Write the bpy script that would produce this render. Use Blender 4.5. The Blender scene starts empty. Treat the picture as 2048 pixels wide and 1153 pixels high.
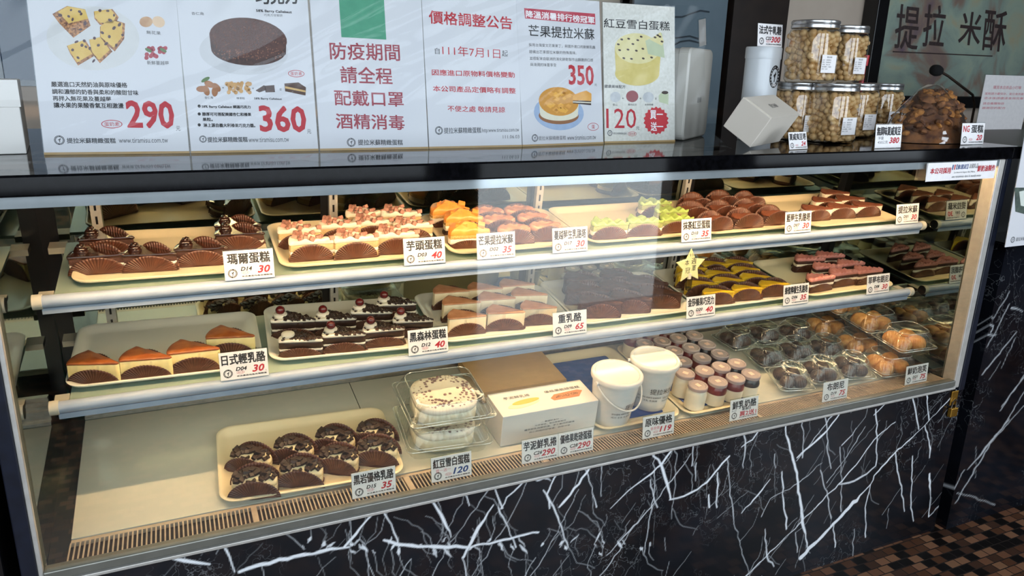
import bpy, bmesh, math, random
import numpy as np
from mathutils import Matrix, Vector

# ------------------------------------------------------------------ camera, world, light, exposure
SC = bpy.context.scene
COL = SC.collection
CAM = np.array([0.24289546, -1.2083375, 1.25868207])
FPX = 1500.0
def _axes():
    X = np.array([4460-1024, 224-576.5, FPX]); X /= np.linalg.norm(X)
    vx = -129.0; vy = -(FPX*FPX+vx*(4460-1024))/(224-576.5)
    Z = -np.array([vx, vy, FPX]); Z /= np.linalg.norm(Z)
    Y = np.cross(Z, X)
    if Y[2] < 0: Y = -Y
    return np.stack([X, Y, Z], 1)
RC = _axes()                                   # world -> camera (x right, y down, z forward)
_cd = bpy.data.cameras.new('camera'); _co = bpy.data.objects.new('camera', _cd); COL.objects.link(_co)
_cd.sensor_width = 36.0; _cd.lens = FPX/2048*36.0; _cd.clip_start = 0.02
_co.matrix_world = Matrix((( RC[0,0], -RC[1,0], -RC[2,0], CAM[0]),
                           ( RC[0,1], -RC[1,1], -RC[2,1], CAM[1]),
                           ( RC[0,2], -RC[1,2], -RC[2,2], CAM[2]), (0,0,0,1)))
SC.camera = _co
WORLD_STRENGTH = 3.9
TUBE_STRENGTH = 132.0
_w = bpy.data.worlds.new('daylight'); SC.world = _w; _w.use_nodes = True
_w.node_tree.nodes['Background'].inputs[0].default_value = (0.80, 0.90, 1.0, 1)
_w.node_tree.nodes['Background'].inputs[1].default_value = WORLD_STRENGTH
FRONT_Y = -2.2
OPENINGS = [(-2.3, 1.35, 0.75, 2.5), (1.6, 2.75, 0.0, 2.4), (3.3, 4.8, 0.75, 2.5)]      # shop window, door, window in the street wall
for x0, x1, z0, z1 in OPENINGS:
    ld = bpy.data.lights.new('daylight_portal', 'AREA'); ld.shape = 'RECTANGLE'; ld.size = x1-x0; ld.size_y = z1-z0
    ld.cycles.is_portal = True
    lo = bpy.data.objects.new('daylight_portal', ld); COL.objects.link(lo)
    lo.location = ((x0+x1)/2, FRONT_Y-0.1, (z0+z1)/2); lo.rotation_euler = (math.radians(90), 0, 0)
SC.view_settings.view_transform = 'Standard'; SC.view_settings.look = 'None'
SC.view_settings.gamma = 1.0; SC.view_settings.use_curve_mapping = False
SC.view_settings.exposure = 0.27
SC.cycles.max_bounces = 10; SC.cycles.transparent_max_bounces = 28; SC.cycles.glossy_bounces = 6
SC.cycles.diffuse_bounces = 4; SC.cycles.caustics_reflective = False; SC.cycles.caustics_refractive = False
SC.cycles.sample_clamp_indirect = 6.0

# ------------------------------------------------------------------ measuring helpers
def _ray(px, py): return RC.T @ np.array([px-1024, py-576.5, FPX])
def at(axis, val, px, py):
    d = _ray(px, py); i = 'xyz'.index(axis); return CAM + d*(val-CAM[i])/d[i]

# ------------------------------------------------------------------ materials
def lin(h):
    h = h.lstrip('#'); r = []
    for i in (0, 2, 4):
        c = int(h[i:i+2], 16)/255; r.append(c/12.92 if c <= .04045 else ((c+.055)/1.055)**2.4)
    return (*r, 1)
_M = {}
def N(nt, t, **kw):
    n = nt.nodes.new(t)
    for k, v in kw.items(): setattr(n, k, v)
    return n
def mat(name, c, c2=None, scale=60, rough=.5, bump=0, bscale=None, metal=0, spec=.5, sss=0, coat=0, detail=3, thr=None, trans=0):
    if name in _M: return _M[name]
    m = bpy.data.materials.new(name); m.use_nodes = True; nt = m.node_tree; b = nt.nodes['Principled BSDF']
    b.inputs['Roughness'].default_value = rough; b.inputs['Metallic'].default_value = metal
    b.inputs['Specular IOR Level'].default_value = spec; b.inputs['Coat Weight'].default_value = coat
    b.inputs['Coat Roughness'].default_value = .08
    tc = N(nt, 'ShaderNodeTexCoord'); no = N(nt, 'ShaderNodeTexNoise'); no.inputs['Scale'].default_value = scale; no.inputs['Detail'].default_value = detail
    nt.links.new(tc.outputs['Object'], no.inputs['Vector'])
    r = N(nt, 'ShaderNodeValToRGB'); nt.links.new(no.outputs['Fac'], r.inputs['Fac'])
    a, z = thr or (.35, .65)
    r.color_ramp.elements[0].position = a; r.color_ramp.elements[1].position = z
    ca = lin(c); cb = lin(c2) if c2 else tuple(min(1, x*1.06) for x in ca[:3])+(1,)
    r.color_ramp.elements[0].color = ca; r.color_ramp.elements[1].color = cb
    nt.links.new(r.outputs['Color'], b.inputs['Base Color'])
    if sss:
        b.inputs['Subsurface Weight'].default_value = sss; b.inputs['Subsurface Radius'].default_value = (.004, .003, .002); b.inputs['Subsurface Scale'].default_value = 1
    if bump:
        n2 = N(nt, 'ShaderNodeTexNoise'); n2.inputs['Scale'].default_value = bscale or scale; n2.inputs['Detail'].default_value = 4
        nt.links.new(tc.outputs['Object'], n2.inputs['Vector'])
        bp = N(nt, 'ShaderNodeBump'); bp.inputs['Strength'].default_value = bump; bp.inputs['Distance'].default_value = .002
        nt.links.new(n2.outputs['Fac'], bp.inputs['Height']); nt.links.new(bp.outputs['Normal'], b.inputs['Normal'])
    if trans:
        mx = N(nt, 'ShaderNodeMixShader'); tr = N(nt, 'ShaderNodeBsdfTransparent'); tr.inputs[0].default_value = cb
        mx.inputs[0].default_value = trans; nt.links.new(b.outputs[0], mx.inputs[1]); nt.links.new(tr.outputs[0], mx.inputs[2])
        nt.links.new(mx.outputs[0], nt.nodes['Material Output'].inputs['Surface'])
    _M[name] = m; return m
def clear(name, tint='#f6fbfa', gain=1.7, add=0.0, rough=0.02, bump=0, bscale=30, gloss='#ffffff', haze=0.0):
    """thin clear sheet: see-through with Fresnel reflection on its outer face"""
    if name in _M: return _M[name]
    m = bpy.data.materials.new(name); m.use_nodes = True; nt = m.node_tree; nt.nodes.remove(nt.nodes['Principled BSDF'])
    tr = N(nt, 'ShaderNodeBsdfTransparent'); tr.inputs[0].default_value = lin(tint)
    gl = N(nt, 'ShaderNodeBsdfGlossy'); gl.inputs['Color'].default_value = lin(gloss); gl.inputs['Roughness'].default_value = rough
    fr = N(nt, 'ShaderNodeFresnel'); fr.inputs['IOR'].default_value = 1.5
    ge = N(nt, 'ShaderNodeNewGeometry')
    mu = N(nt, 'ShaderNodeMath', operation='MULTIPLY_ADD'); mu.inputs[1].default_value = gain; mu.inputs[2].default_value = add; mu.use_clamp = True
    nt.links.new(fr.outputs[0], mu.inputs[0])
    sb = N(nt, 'ShaderNodeMath', operation='SUBTRACT'); sb.inputs[0].default_value = 1; nt.links.new(ge.outputs['Backfacing'], sb.inputs[1])
    m2 = N(nt, 'ShaderNodeMath', operation='MULTIPLY'); nt.links.new(mu.outputs[0], m2.inputs[0]); nt.links.new(sb.outputs[0], m2.inputs[1])
    mx = N(nt, 'ShaderNodeMixShader'); nt.links.new(m2.outputs[0], mx.inputs[0]); nt.links.new(tr.outputs[0], mx.inputs[1]); nt.links.new(gl.outputs[0], mx.inputs[2])
    out = mx
    if haze:
        df = N(nt, 'ShaderNodeBsdfDiffuse'); df.inputs[0].default_value = lin('#e8eeee')
        m3 = N(nt, 'ShaderNodeMixShader'); m3.inputs[0].default_value = haze
        nt.links.new(mx.outputs[0], m3.inputs[1]); nt.links.new(df.outputs[0], m3.inputs[2]); out = m3
    if bump:
        tc = N(nt, 'ShaderNodeTexCoord'); no = N(nt, 'ShaderNodeTexNoise'); no.inputs['Scale'].default_value = bscale
        nt.links.new(tc.outputs['Object'], no.inputs['Vector'])
        bp = N(nt, 'ShaderNodeBump'); bp.inputs['Strength'].default_value = bump; bp.inputs['Distance'].default_value = .004
        nt.links.new(no.outputs['Fac'], bp.inputs['Height'])
        nt.links.new(bp.outputs[0], gl.inputs['Normal']); nt.links.new(bp.outputs[0], fr.inputs['Normal'])
    nt.links.new(out.outputs[0], nt.nodes['Material Output'].inputs['Surface'])
    _M[name] = m; return m
def emit(name, c, s):
    m = bpy.data.materials.new(name); m.use_nodes = True; nt = m.node_tree; nt.nodes.remove(nt.nodes['Principled BSDF'])
    e = N(nt, 'ShaderNodeEmission'); e.inputs[0].default_value = lin(c); e.inputs[1].default_value = s
    nt.links.new(e.outputs[0], nt.nodes['Material Output'].inputs['Surface']); return m

# ------------------------------------------------------------------ mesh building
class MB:
    def __init__(s): s.v = []; s.f = []; s.m = []
    def add(s, vs, fs, m=0, T=None):
        o = len(s.v)
        if T is not None: vs = [T @ Vector(v) for v in vs]
        s.v += [tuple(v) for v in vs]; s.f += [tuple(i+o for i in f) for f in fs]; s.m += [m]*len(fs); return s
    def box(s, x0, x1, y0, y1, z0, z1, m=0, T=None):
        v = [(x, y, z) for z in (z0, z1) for y in (y0, y1) for x in (x0, x1)]
        return s.add(v, [(0,2,3,1),(4,5,7,6),(0,1,5,4),(2,6,7,3),(0,4,6,2),(1,3,7,5)], m, T)
    def loft(s, rings, m=0, cap0=True, cap1=True, T=None, closed=True):
        n = len(rings[0]); vs = [p for r in rings for p in r]; fs = []
        for k in range(len(rings)-1):
            for i in range(n if closed else n-1):
                j = (i+1) % n; fs.append((k*n+i, k*n+j, (k+1)*n+j, (k+1)*n+i))
        if cap0: fs.append(tuple(range(n-1, -1, -1)))
        if cap1: fs.append(tuple((len(rings)-1)*n+i for i in range(n)))
        return s.add(vs, fs, m, T)
    def lathe(s, prof, n=24, m=0, T=None, caps=True):
        rings = [[(r*math.cos(2*math.pi*i/n), r*math.sin(2*math.pi*i/n), z) for i in range(n)] for r, z in prof]
        return s.loft(rings, m, caps, caps, T)
    def tube(s, pts, r, n=8, m=0, T=None):
        pts = [Vector(p) for p in pts]; rings = []; up = Vector((0.13, 0.21, 0.97))
        for i, p in enumerate(pts):
            d = (pts[min(i+1, len(pts)-1)]-pts[max(i-1, 0)]).normalized()
            a = d.cross(up)
            if a.length < 1e-4: a = d.cross(Vector((1, 0, 0)))
            a.normalize(); b = d.cross(a)
            rr = r[i] if isinstance(r, (list, tuple)) else r
            rings.append([tuple(p+(a*math.cos(t)+b*math.sin(t))*rr) for t in [2*math.pi*k/n for k in range(n)]])
        return s.loft(rings, m, True, True, T)
    def ball(s, c, r, m=0, seg=8, rows=6, sx=1, sy=1, sz=1, T=None):
        rings = [[(c[0]+sx*r*math.sin(a)*math.cos(2*math.pi*i/seg), c[1]+sy*r*math.sin(a)*math.sin(2*math.pi*i/seg), c[2]-sz*r*math.cos(a)) for i in range(seg)]
                 for a in [.2+(math.pi-.4)*k/(rows-1) for k in range(rows)]]
        return s.loft(rings, m, True, True, T)
    def poly(s, pts, m=0, T=None): return s.add(pts, [tuple(range(len(pts)))], m, T)
    def build(s, name, mats, parent=None, smooth=False, bevel=0, sub=0, loc=None, solid=0):
        me = bpy.data.meshes.new(name); me.from_pydata(s.v, [], s.f)
        for mm in (mats if isinstance(mats, (list, tuple)) else [mats]): me.materials.append(mm)
        me.polygons.foreach_set('material_index', s.m)
        bm = bmesh.new(); bm.from_mesh(me)
        bmesh.ops.recalc_face_normals(bm, faces=bm.faces) if not solid == 'raw' else None
        bm.to_mesh(me); bm.free()
        if smooth:
            me.polygons.foreach_set('use_smooth', [True]*len(me.polygons))
        o = bpy.data.objects.new(name, me); COL.objects.link(o)
        if smooth:
            try: me.set_sharp_from_angle(angle=math.radians(smooth if smooth > 1 else 45))
            except Exception: pass
        if parent is not None: o.parent = parent
        if loc is not None: o.location = loc
        if bevel:
            b = o.modifiers.new('bevel', 'BEVEL'); b.width = bevel; b.segments = 2; b.limit_method = 'ANGLE'
        if sub:
            q = o.modifiers.new('sub', 'SUBSURF'); q.levels = q.render_levels = sub
        return o
def tag(o, label=None, cat=None, group=None, kind=None):
    for k, v in (('label', label), ('category', cat), ('group', group), ('kind', kind)):
        if v: o[k] = v
    return o
def empty(name, label=None, cat=None, group=None, loc=(0, 0, 0), rz=0):
    o = bpy.data.objects.new(name, None); COL.objects.link(o); o.location = loc; o.rotation_euler = (0, 0, rz); o.empty_display_size = .02
    return tag(o, label, cat, group)
def dup(root, label=None, group=None):
    r = root.copy(); COL.objects.link(r)
    if label: r['label'] = label
    if group: r['group'] = group
    for ch in list(root.children):
        c = ch.copy(); COL.objects.link(c); c.parent = r
        for g in list(ch.children):
            d = g.copy(); COL.objects.link(d); d.parent = c
    return r
class Kind:
    """first call hands out the original, later calls copies"""
    def __init__(s, root): s.root = root; s.used = False
    def get(s, label, group=None, cat=None):
        if not s.used: s.used = True; o = s.root
        else: o = dup(s.root)
        return tag(o, label, cat, group)
def rrect(w, d, r, n=6, cx=0, cy=0):
    pts = []
    for sx, sy, a0 in ((1, 1, 0), (-1, 1, 90), (-1, -1, 180), (1, -1, 270)):
        for k in range(n+1):
            a = math.radians(a0+90*k/n); pts.append((cx+sx*(w/2-r)+r*math.cos(a), cy+sy*(d/2-r)+r*math.sin(a)))
    return pts
def ring(pts, z): return [(p[0], p[1], z) for p in pts]

# ------------------------------------------------------------------ lettering
def glyphs(body, shear=0, offset=0, spacing=1.0):
    c = bpy.data.curves.new('t', 'FONT'); c.body = body; c.size = 1; c.shear = shear; c.resolution_u = 2; c.offset = offset; c.space_character = spacing
    o = bpy.data.objects.new('t', c); COL.objects.link(o); bpy.context.view_layer.update()
    me = bpy.data.meshes.new_from_object(o.evaluated_get(bpy.context.evaluated_depsgraph_get()))
    v = np.empty(len(me.vertices)*3); me.vertices.foreach_get('co', v); v = v.reshape(-1, 3)[:, :2].copy()
    f = [tuple(p.vertices) for p in me.polygons]
    bpy.data.objects.remove(o); bpy.data.curves.remove(c); bpy.data.meshes.remove(me)
    lo = v.min(0); hi = v.max(0); return (v-lo)/(hi-lo), f
_GC = {}
def lettering(name, items, parent, mats, T=None, eps=.0003):
    """items: (body, BL, BR, TL, material slot, bold, shear, offset); points are (u, v) on the sheet's own face; the face looks along -y, z is up"""
    b = MB()
    for it in items:
        body, BL, BR, TL, ms = it[:5]; bold = it[5] if len(it) > 5 else 0; shear = it[6] if len(it) > 6 else 0; off = it[7] if len(it) > 7 else 0
        key = (body, shear, off)
        if key not in _GC: _GC[key] = glyphs(body, shear, off)
        g, f = _GC[key]
        BL = np.array(BL, float); U = np.array(BR, float)-BL; V = np.array(TL, float)-BL
        uv = BL + g[:, :1]*U + g[:, 1:]*V
        sh = [(0, 0)] if not bold else [(-bold, -bold), (bold, -bold), (-bold, bold), (bold, bold)]
        for k, (dx, dz) in enumerate(sh):
            b.add([(p[0]+dx, -eps-k*2e-5, p[1]+dz) for p in uv], f, ms)
    return b.build(name, mats, parent, solid='raw')
def boxed(body, x0, x1, z0, z1, ms=0, bold=0, shear=0, off=0): return (body, (x0, z0), (x1, z0), (x0, z1), ms, bold, shear, off)
def ell(cx, cz, rx, rz, n=28, y=0): return [(cx+rx*math.cos(2*math.pi*i/n), y, cz+rz*math.sin(2*math.pi*i/n)) for i in range(n)]
def ringmesh(b, cx, cz, rx, rz, t, m, n=24, y=0):
    o = ell(cx, cz, rx, rz, n, y); i_ = ell(cx, cz, rx-t, rz-t, n, y)
    b.add(o+i_, [(k, (k+1) % n, n+(k+1) % n, n+k) for k in range(n)], m)
def emblem(b, cx, cz, r, m, y=-.0004, white=None):
    ringmesh(b, cx, cz, r, r, r*.34, m, 28, y)
    fig = [(-.1,-.5),(.0,-.15),(-.18,.05),(-.3,.02),(-.12,.22),(.02,.2),(.1,.36),(.28,.5),(.22,.3),(.34,.22),(.2,.12),(.12,-.1),(.1,-.45)]
    b.poly([(cx+x*r, y, cz+z*r) for x, z in fig], m)
    if white is not None:
        for k in range(18):
            if k in (4, 13): continue
            a = 2*math.pi*k/18; q = r*.83
            b.poly([(cx+q*math.cos(a)+r*.09*math.cos(t), y-.0001, cz+q*math.sin(a)+r*.09*math.sin(t)) for t in (.8, 2.3, 3.9, 5.5)], white)
INK = mat('ink_black', '#1c1a1c', rough=.55); RED = mat('ink_red', '#b3212f', rough=.55); GREY_INK = mat('ink_grey', '#4a4c50', rough=.55)
BLUE_INK = mat('ink_blue', '#1f3f7a', rough=.55); PAPER = mat('card_white', '#e9e6e6', rough=.45); ROSE = mat('ink_rose', '#c96a78', rough=.55)
ACRYL = clear('acrylic', '#f4f8f8', 1.0)

# ------------------------------------------------------------------ the shop
Z0 = 0.483; TOP = 1.105; CASE_W = 2.10
def struct(o): o['kind'] = 'structure'; return o
def floor_material():
    m = bpy.data.materials.new('mosaic_floor'); m.use_nodes = True; nt = m.node_tree; b = nt.nodes['Principled BSDF']
    tc = N(nt, 'ShaderNodeTexCoord'); br = N(nt, 'ShaderNodeTexBrick'); br.offset = 0.5; br.squash = 1
    br.inputs['Scale'].default_value = 1; br.inputs['Brick Width'].default_value = .038; br.inputs['Row Height'].default_value = .027
    br.inputs['Mortar Size'].default_value = .0016; br.inputs['Mortar Smooth'].default_value = .2; br.inputs['Bias'].default_value = 0
    br.inputs['Color1'].default_value = (0, 0, 0, 1); br.inputs['Color2'].default_value = (1, 1, 1, 1); br.inputs['Mortar'].default_value = (0, 0, 0, 1)
    nt.links.new(tc.outputs['Object'], br.inputs['Vector'])
    r = N(nt, 'ShaderNodeValToRGB'); r.color_ramp.interpolation = 'CONSTANT'; e = r.color_ramp.elements
    e[0].position = 0; e[0].color = lin('#15110f'); e[1].position = .34; e[1].color = lin('#5a3a28')
    for p, c in ((.5, '#77503a'), (.64, '#4a3226'), (.78, '#8a6248')):
        q = e.new(p); q.color = lin(c)
    nt.links.new(br.outputs['Color'], r.inputs['Fac'])
    no = N(nt, 'ShaderNodeTexNoise'); no.inputs['Scale'].default_value = 40; nt.links.new(tc.outputs['Object'], no.inputs['Vector'])
    mm = N(nt, 'ShaderNodeMix', data_type='RGBA', blend_type='MULTIPLY'); mm.inputs['Factor'].default_value = .15
    nt.links.new(r.outputs[0], mm.inputs[6]); nt.links.new(no.outputs['Color'], mm.inputs[7])
    mx = N(nt, 'ShaderNodeMix', data_type='RGBA'); mx.inputs[7].default_value = lin('#2c2420')
    nt.links.new(mm.outputs[2], mx.inputs[6]); nt.links.new(br.outputs['Fac'], mx.inputs['Factor'])
    nt.links.new(mx.outputs[2], b.inputs['Base Color']); b.inputs['Roughness'].default_value = .32
    bp = N(nt, 'ShaderNodeBump'); bp.invert = True; bp.inputs['Strength'].default_value = .4; bp.inputs['Distance'].default_value = .002
    nt.links.new(br.outputs['Fac'], bp.inputs['Height']); nt.links.new(bp.outputs[0], b.inputs['Normal'])
    return m
DARK = mat('dark_brown_wood', '#231a16', '#2c211b', 12, .35)
BLACK = mat('black_metal', '#08090c', '#0c0d11', 30, .3)
NAVY = mat('navy_frame', '#10141f', '#151a28', 40, .35)
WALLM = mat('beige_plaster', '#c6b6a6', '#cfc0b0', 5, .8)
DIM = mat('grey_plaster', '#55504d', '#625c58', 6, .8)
b = MB(); b.box(-3, 6, -2.3, 2.0, -.05, 0); struct(b.build('floor', floor_material()))
b = MB(); b.box(-3, 6, -2.3, 2.0, 3.0, 3.05); struct(b.build('ceiling', mat('ceiling_paint', '#8d8b88', rough=.9)))
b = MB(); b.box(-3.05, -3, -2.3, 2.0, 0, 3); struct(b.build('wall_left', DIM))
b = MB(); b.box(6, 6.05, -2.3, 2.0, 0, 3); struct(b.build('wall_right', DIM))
b = MB()                                                        # wall behind the counter, with a window at its left end
for x0, x1, z0, z1 in ((-3, -.62, 0, 3), (-.62, .02, 0, 1.16), (-.62, .02, 1.55, 3), (.02, 6, 0, 3)): b.box(x0, x1, 1.95, 2.0, z0, z1)
struct(b.build('wall_back', WALLM))
b = MB()
for x0, x1, z0, z1 in ((-.62, .02, 1.16, 1.18), (-.62, .02, 1.53, 1.55), (-.62, -.6, 1.16, 1.55), (0, .02, 1.16, 1.55), (-.27, -.255, 1.16, 1.55)): b.box(x0, x1, 1.94, 1.96, z0, z1)
wf = struct(b.build('window_2', mat('white_paint', '#b9c2c8', rough=.5)))
b = MB(); b.box(-.61, .01, 1.952, 1.958, 1.17, 1.54); b.build('pane', clear('window_pane', '#3f5563', 1), wf)
b = MB()                                                        # street wall behind the photographer
xs = [-3]+[v for o in OPENINGS for v in o[:2]]+[6]
for i in range(0, len(xs), 2): b.box(xs[i], xs[i+1], FRONT_Y-.1, FRONT_Y, 0, 3)
for x0, x1, z0, z1 in OPENINGS:
    if z0 > 0: b.box(x0, x1, FRONT_Y-.1, FRONT_Y, 0, z0)
    b.box(x0, x1, FRONT_Y-.1, FRONT_Y, z1, 3)
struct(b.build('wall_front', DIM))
b = MB(); b.box(-5, 8, -6.5, -2.3, -.06, -.01); struct(b.build('pavement', mat('concrete_pavement', '#c6c5c0', '#d2d1cc', 8, .8)))
# things seen over the counter
b = MB(); b.box(2.19, 2.74, 1.86, 1.93, 1.012, 2.3); o = b.build('glass_cupboard', mat('blue_grey_glass', '#64737d', '#74848d', 3, .15), bevel=.004)
tag(o, 'blue grey glass fronted cupboard on the back wall right of the posters', 'cupboard')
b = MB(); b.box(2.19, 2.74, 1.84, 1.95, 2.3, 2.32); b.box(2.19, 2.2, 1.84, 1.945, 1.012, 2.3); b.build('frame', BLACK, o)
b = MB()
for k, (z, a) in enumerate(((1.50, .02), (1.44, -.02), (1.36, .03), (1.28, .015))):
    b.tube([(2.28+.05*i, 1.857, z+.012*math.sin(i*1.3+k)+a*i*.25) for i in range(8)], .004, 5)
b.build('reflection_strokes', mat('dark_stroke', '#3c464d'), o)  # wavy reflections on the cupboard front, put in as dark strokes
b = MB(); b.box(2.76, 3.10, 1.84, 1.95, .95, 2.4); struct(b.build('trim_1', DARK))
b = MB(); b.box(2.1, 5.9, 1.25, 1.94, 0, .98); o = b.build('back_counter', DARK, bevel=.005)
tag(o, 'dark brown wooden counter along the wall behind the display case', 'counter')
b = MB(); b.box(2.08, 5.92, 1.22, 1.94, .98, 1.01); b.build('worktop', BLACK, o, bevel=.004)
def sign_material():
    m = bpy.data.materials.new('painted_sign'); m.use_nodes = True; nt = m.node_tree; bs = nt.nodes['Principled BSDF']; bs.inputs['Roughness'].default_value = .4
    tc = N(nt, 'ShaderNodeTexCoord'); n1 = N(nt, 'ShaderNodeTexNoise'); n1.inputs['Scale'].default_value = 3.6; n1.inputs['Detail'].default_value = 7; n1.inputs['Distortion'].default_value = .8
    nt.links.new(tc.outputs['Object'], n1.inputs['Vector'])
    r = N(nt, 'ShaderNodeValToRGB'); e = r.color_ramp.elements; e[0].position = .3; e[0].color = lin('#6b5a66'); e[1].position = .72; e[1].color = lin('#b0a484')
    for p, c in ((.42, '#8d796c'), (.5, '#8fa096'), (.6, '#a0b09f')): q = e.new(p); q.color = lin(c)
    nt.links.new(n1.outputs['Fac'], r.inputs['Fac']); nt.links.new(r.outputs[0], bs.inputs['Base Color']); return m
b = MB(); b.box(3.80, 5.35, 1.87, 1.94, 1.165, 1.80); sg = b.build('painted_sign', sign_material(), bevel=.004)
tag(sg, 'mottled green brown painted wall sign with dark brush lettering', 'sign')
b = MB()
for x0, x1, z0, z1 in ((3.72, 3.80, 1.10, 1.85), (5.35, 5.4, 1.10, 1.85), (3.72, 5.4, 1.80, 1.85), (3.72, 5.4, 1.10, 1.165)): b.box(x0, x1, 1.85, 1.945, z0, z1)
b.build('frame', BLACK, sg, bevel=.004)
def wallpt(px, py, y=1.868): p = at('y', y, px, py); return (p[0], p[2])
BRUSH = mat('brush_paint', '#33282a', '#443634', 90, .6)
its = []
for ch, (x0, x1, y0, y1) in zip('提拉米酥', ((1792, 1838, 8, 96), (1848, 1890, 8, 92), (1920, 1962, 22, 88), (1968, 2012, 18, 100))):
    its.append((ch, wallpt(x0-4, y1), wallpt(x1-4, y1+4), wallpt(x0+4, y0), 0, .0016))
lettering('lettering', its, sg, BRUSH, eps=0).location = (0, 1.868, 0)
b = MB(); p0 = wallpt(1786, 103); p1 = wallpt(1985, 110); b.box(p0[0], p1[0], 1.866, 1.869, p0[1]-.004, p0[1]+.002); b.build('underline', BRUSH, sg)

# ------------------------------------------------------------------ black marble with white veins
def px_face(px, py, y): p = at('y', y, px, py); return (p[0], p[2])
def marble_material(name):
    m = bpy.data.materials.new(name); m.use_nodes = True; nt = m.node_tree; b = nt.nodes['Principled BSDF']; b.inputs['Roughness'].default_value = .09
    at_ = N(nt, 'ShaderNodeAttribute'); at_.attribute_name = 'vein'
    tc = N(nt, 'ShaderNodeTexCoord')
    n0 = N(nt, 'ShaderNodeTexNoise'); n0.inputs['Scale'].default_value = 5; n0.inputs['Detail'].default_value = 8; nt.links.new(tc.outputs['Object'], n0.inputs['Vector'])
    r0 = N(nt, 'ShaderNodeValToRGB'); r0.color_ramp.elements[0].position = .35; r0.color_ramp.elements[0].color = lin('#08080c'); r0.color_ramp.elements[1].position = .75; r0.color_ramp.elements[1].color = lin('#171a21')
    nt.links.new(n0.outputs['Fac'], r0.inputs['Fac'])
    vo = N(nt, 'ShaderNodeTexVoronoi', feature='DISTANCE_TO_EDGE'); vo.inputs['Scale'].default_value = 17
    mp = N(nt, 'ShaderNodeMapping'); mp.inputs['Rotation'].default_value = (0, .55, 0); mp.inputs['Scale'].default_value = (1.5, 1, .45)
    n1 = N(nt, 'ShaderNodeTexNoise'); n1.inputs['Scale'].default_value = 14; n1.inputs['Detail'].default_value = 5; nt.links.new(tc.outputs['Object'], n1.inputs['Vector'])
    ad = N(nt, 'ShaderNodeMix', data_type='RGBA', blend_type='LINEAR_LIGHT'); ad.inputs['Factor'].default_value = .12
    nt.links.new(tc.outputs['Object'], ad.inputs[6]); nt.links.new(n1.outputs['Color'], ad.inputs[7])
    nt.links.new(ad.outputs[2], mp.inputs['Vector']); nt.links.new(mp.outputs[0], vo.inputs['Vector'])
    r1 = N(nt, 'ShaderNodeValToRGB'); r1.color_ramp.elements[0].position = 0; r1.color_ramp.elements[0].color = (1, 1, 1, 1); r1.color_ramp.elements[1].position = .022; r1.color_ramp.elements[1].color = (0, 0, 0, 1)
    nt.links.new(vo.outputs['Distance'], r1.inputs['Fac'])
    n2 = N(nt, 'ShaderNodeTexNoise'); n2.inputs['Scale'].default_value = 3.2; n2.inputs['Detail'].default_value = 2; nt.links.new(tc.outputs['Object'], n2.inputs['Vector'])
    r2 = N(nt, 'ShaderNodeValToRGB'); r2.color_ramp.elements[0].position = .46; r2.color_ramp.elements[1].position = .66; nt.links.new(n2.outputs['Fac'], r2.inputs['Fac'])
    m1 = N(nt, 'ShaderNodeMath', operation='MULTIPLY'); nt.links.new(r1.outputs[0], m1.inputs[0]); nt.links.new(r2.outputs[0], m1.inputs[1])
    m2 = N(nt, 'ShaderNodeMath', operation='MULTIPLY'); m2.inputs[1].default_value = .2; nt.links.new(m1.outputs[0], m2.inputs[0])
    mx = N(nt, 'ShaderNodeMath', operation='MAXIMUM'); nt.links.new(m2.outputs[0], mx.inputs[0]); nt.links.new(at_.outputs['Fac'], mx.inputs[1])
    mc = N(nt, 'ShaderNodeMix', data_type='RGBA'); mc.inputs[7].default_value = lin('#e2e6ea'); nt.links.new(r0.outputs[0], mc.inputs[6]); nt.links.new(mx.outputs[0], mc.inputs['Factor'])
    nt.links.new(mc.outputs[2], b.inputs['Base Color']); return m
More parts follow.
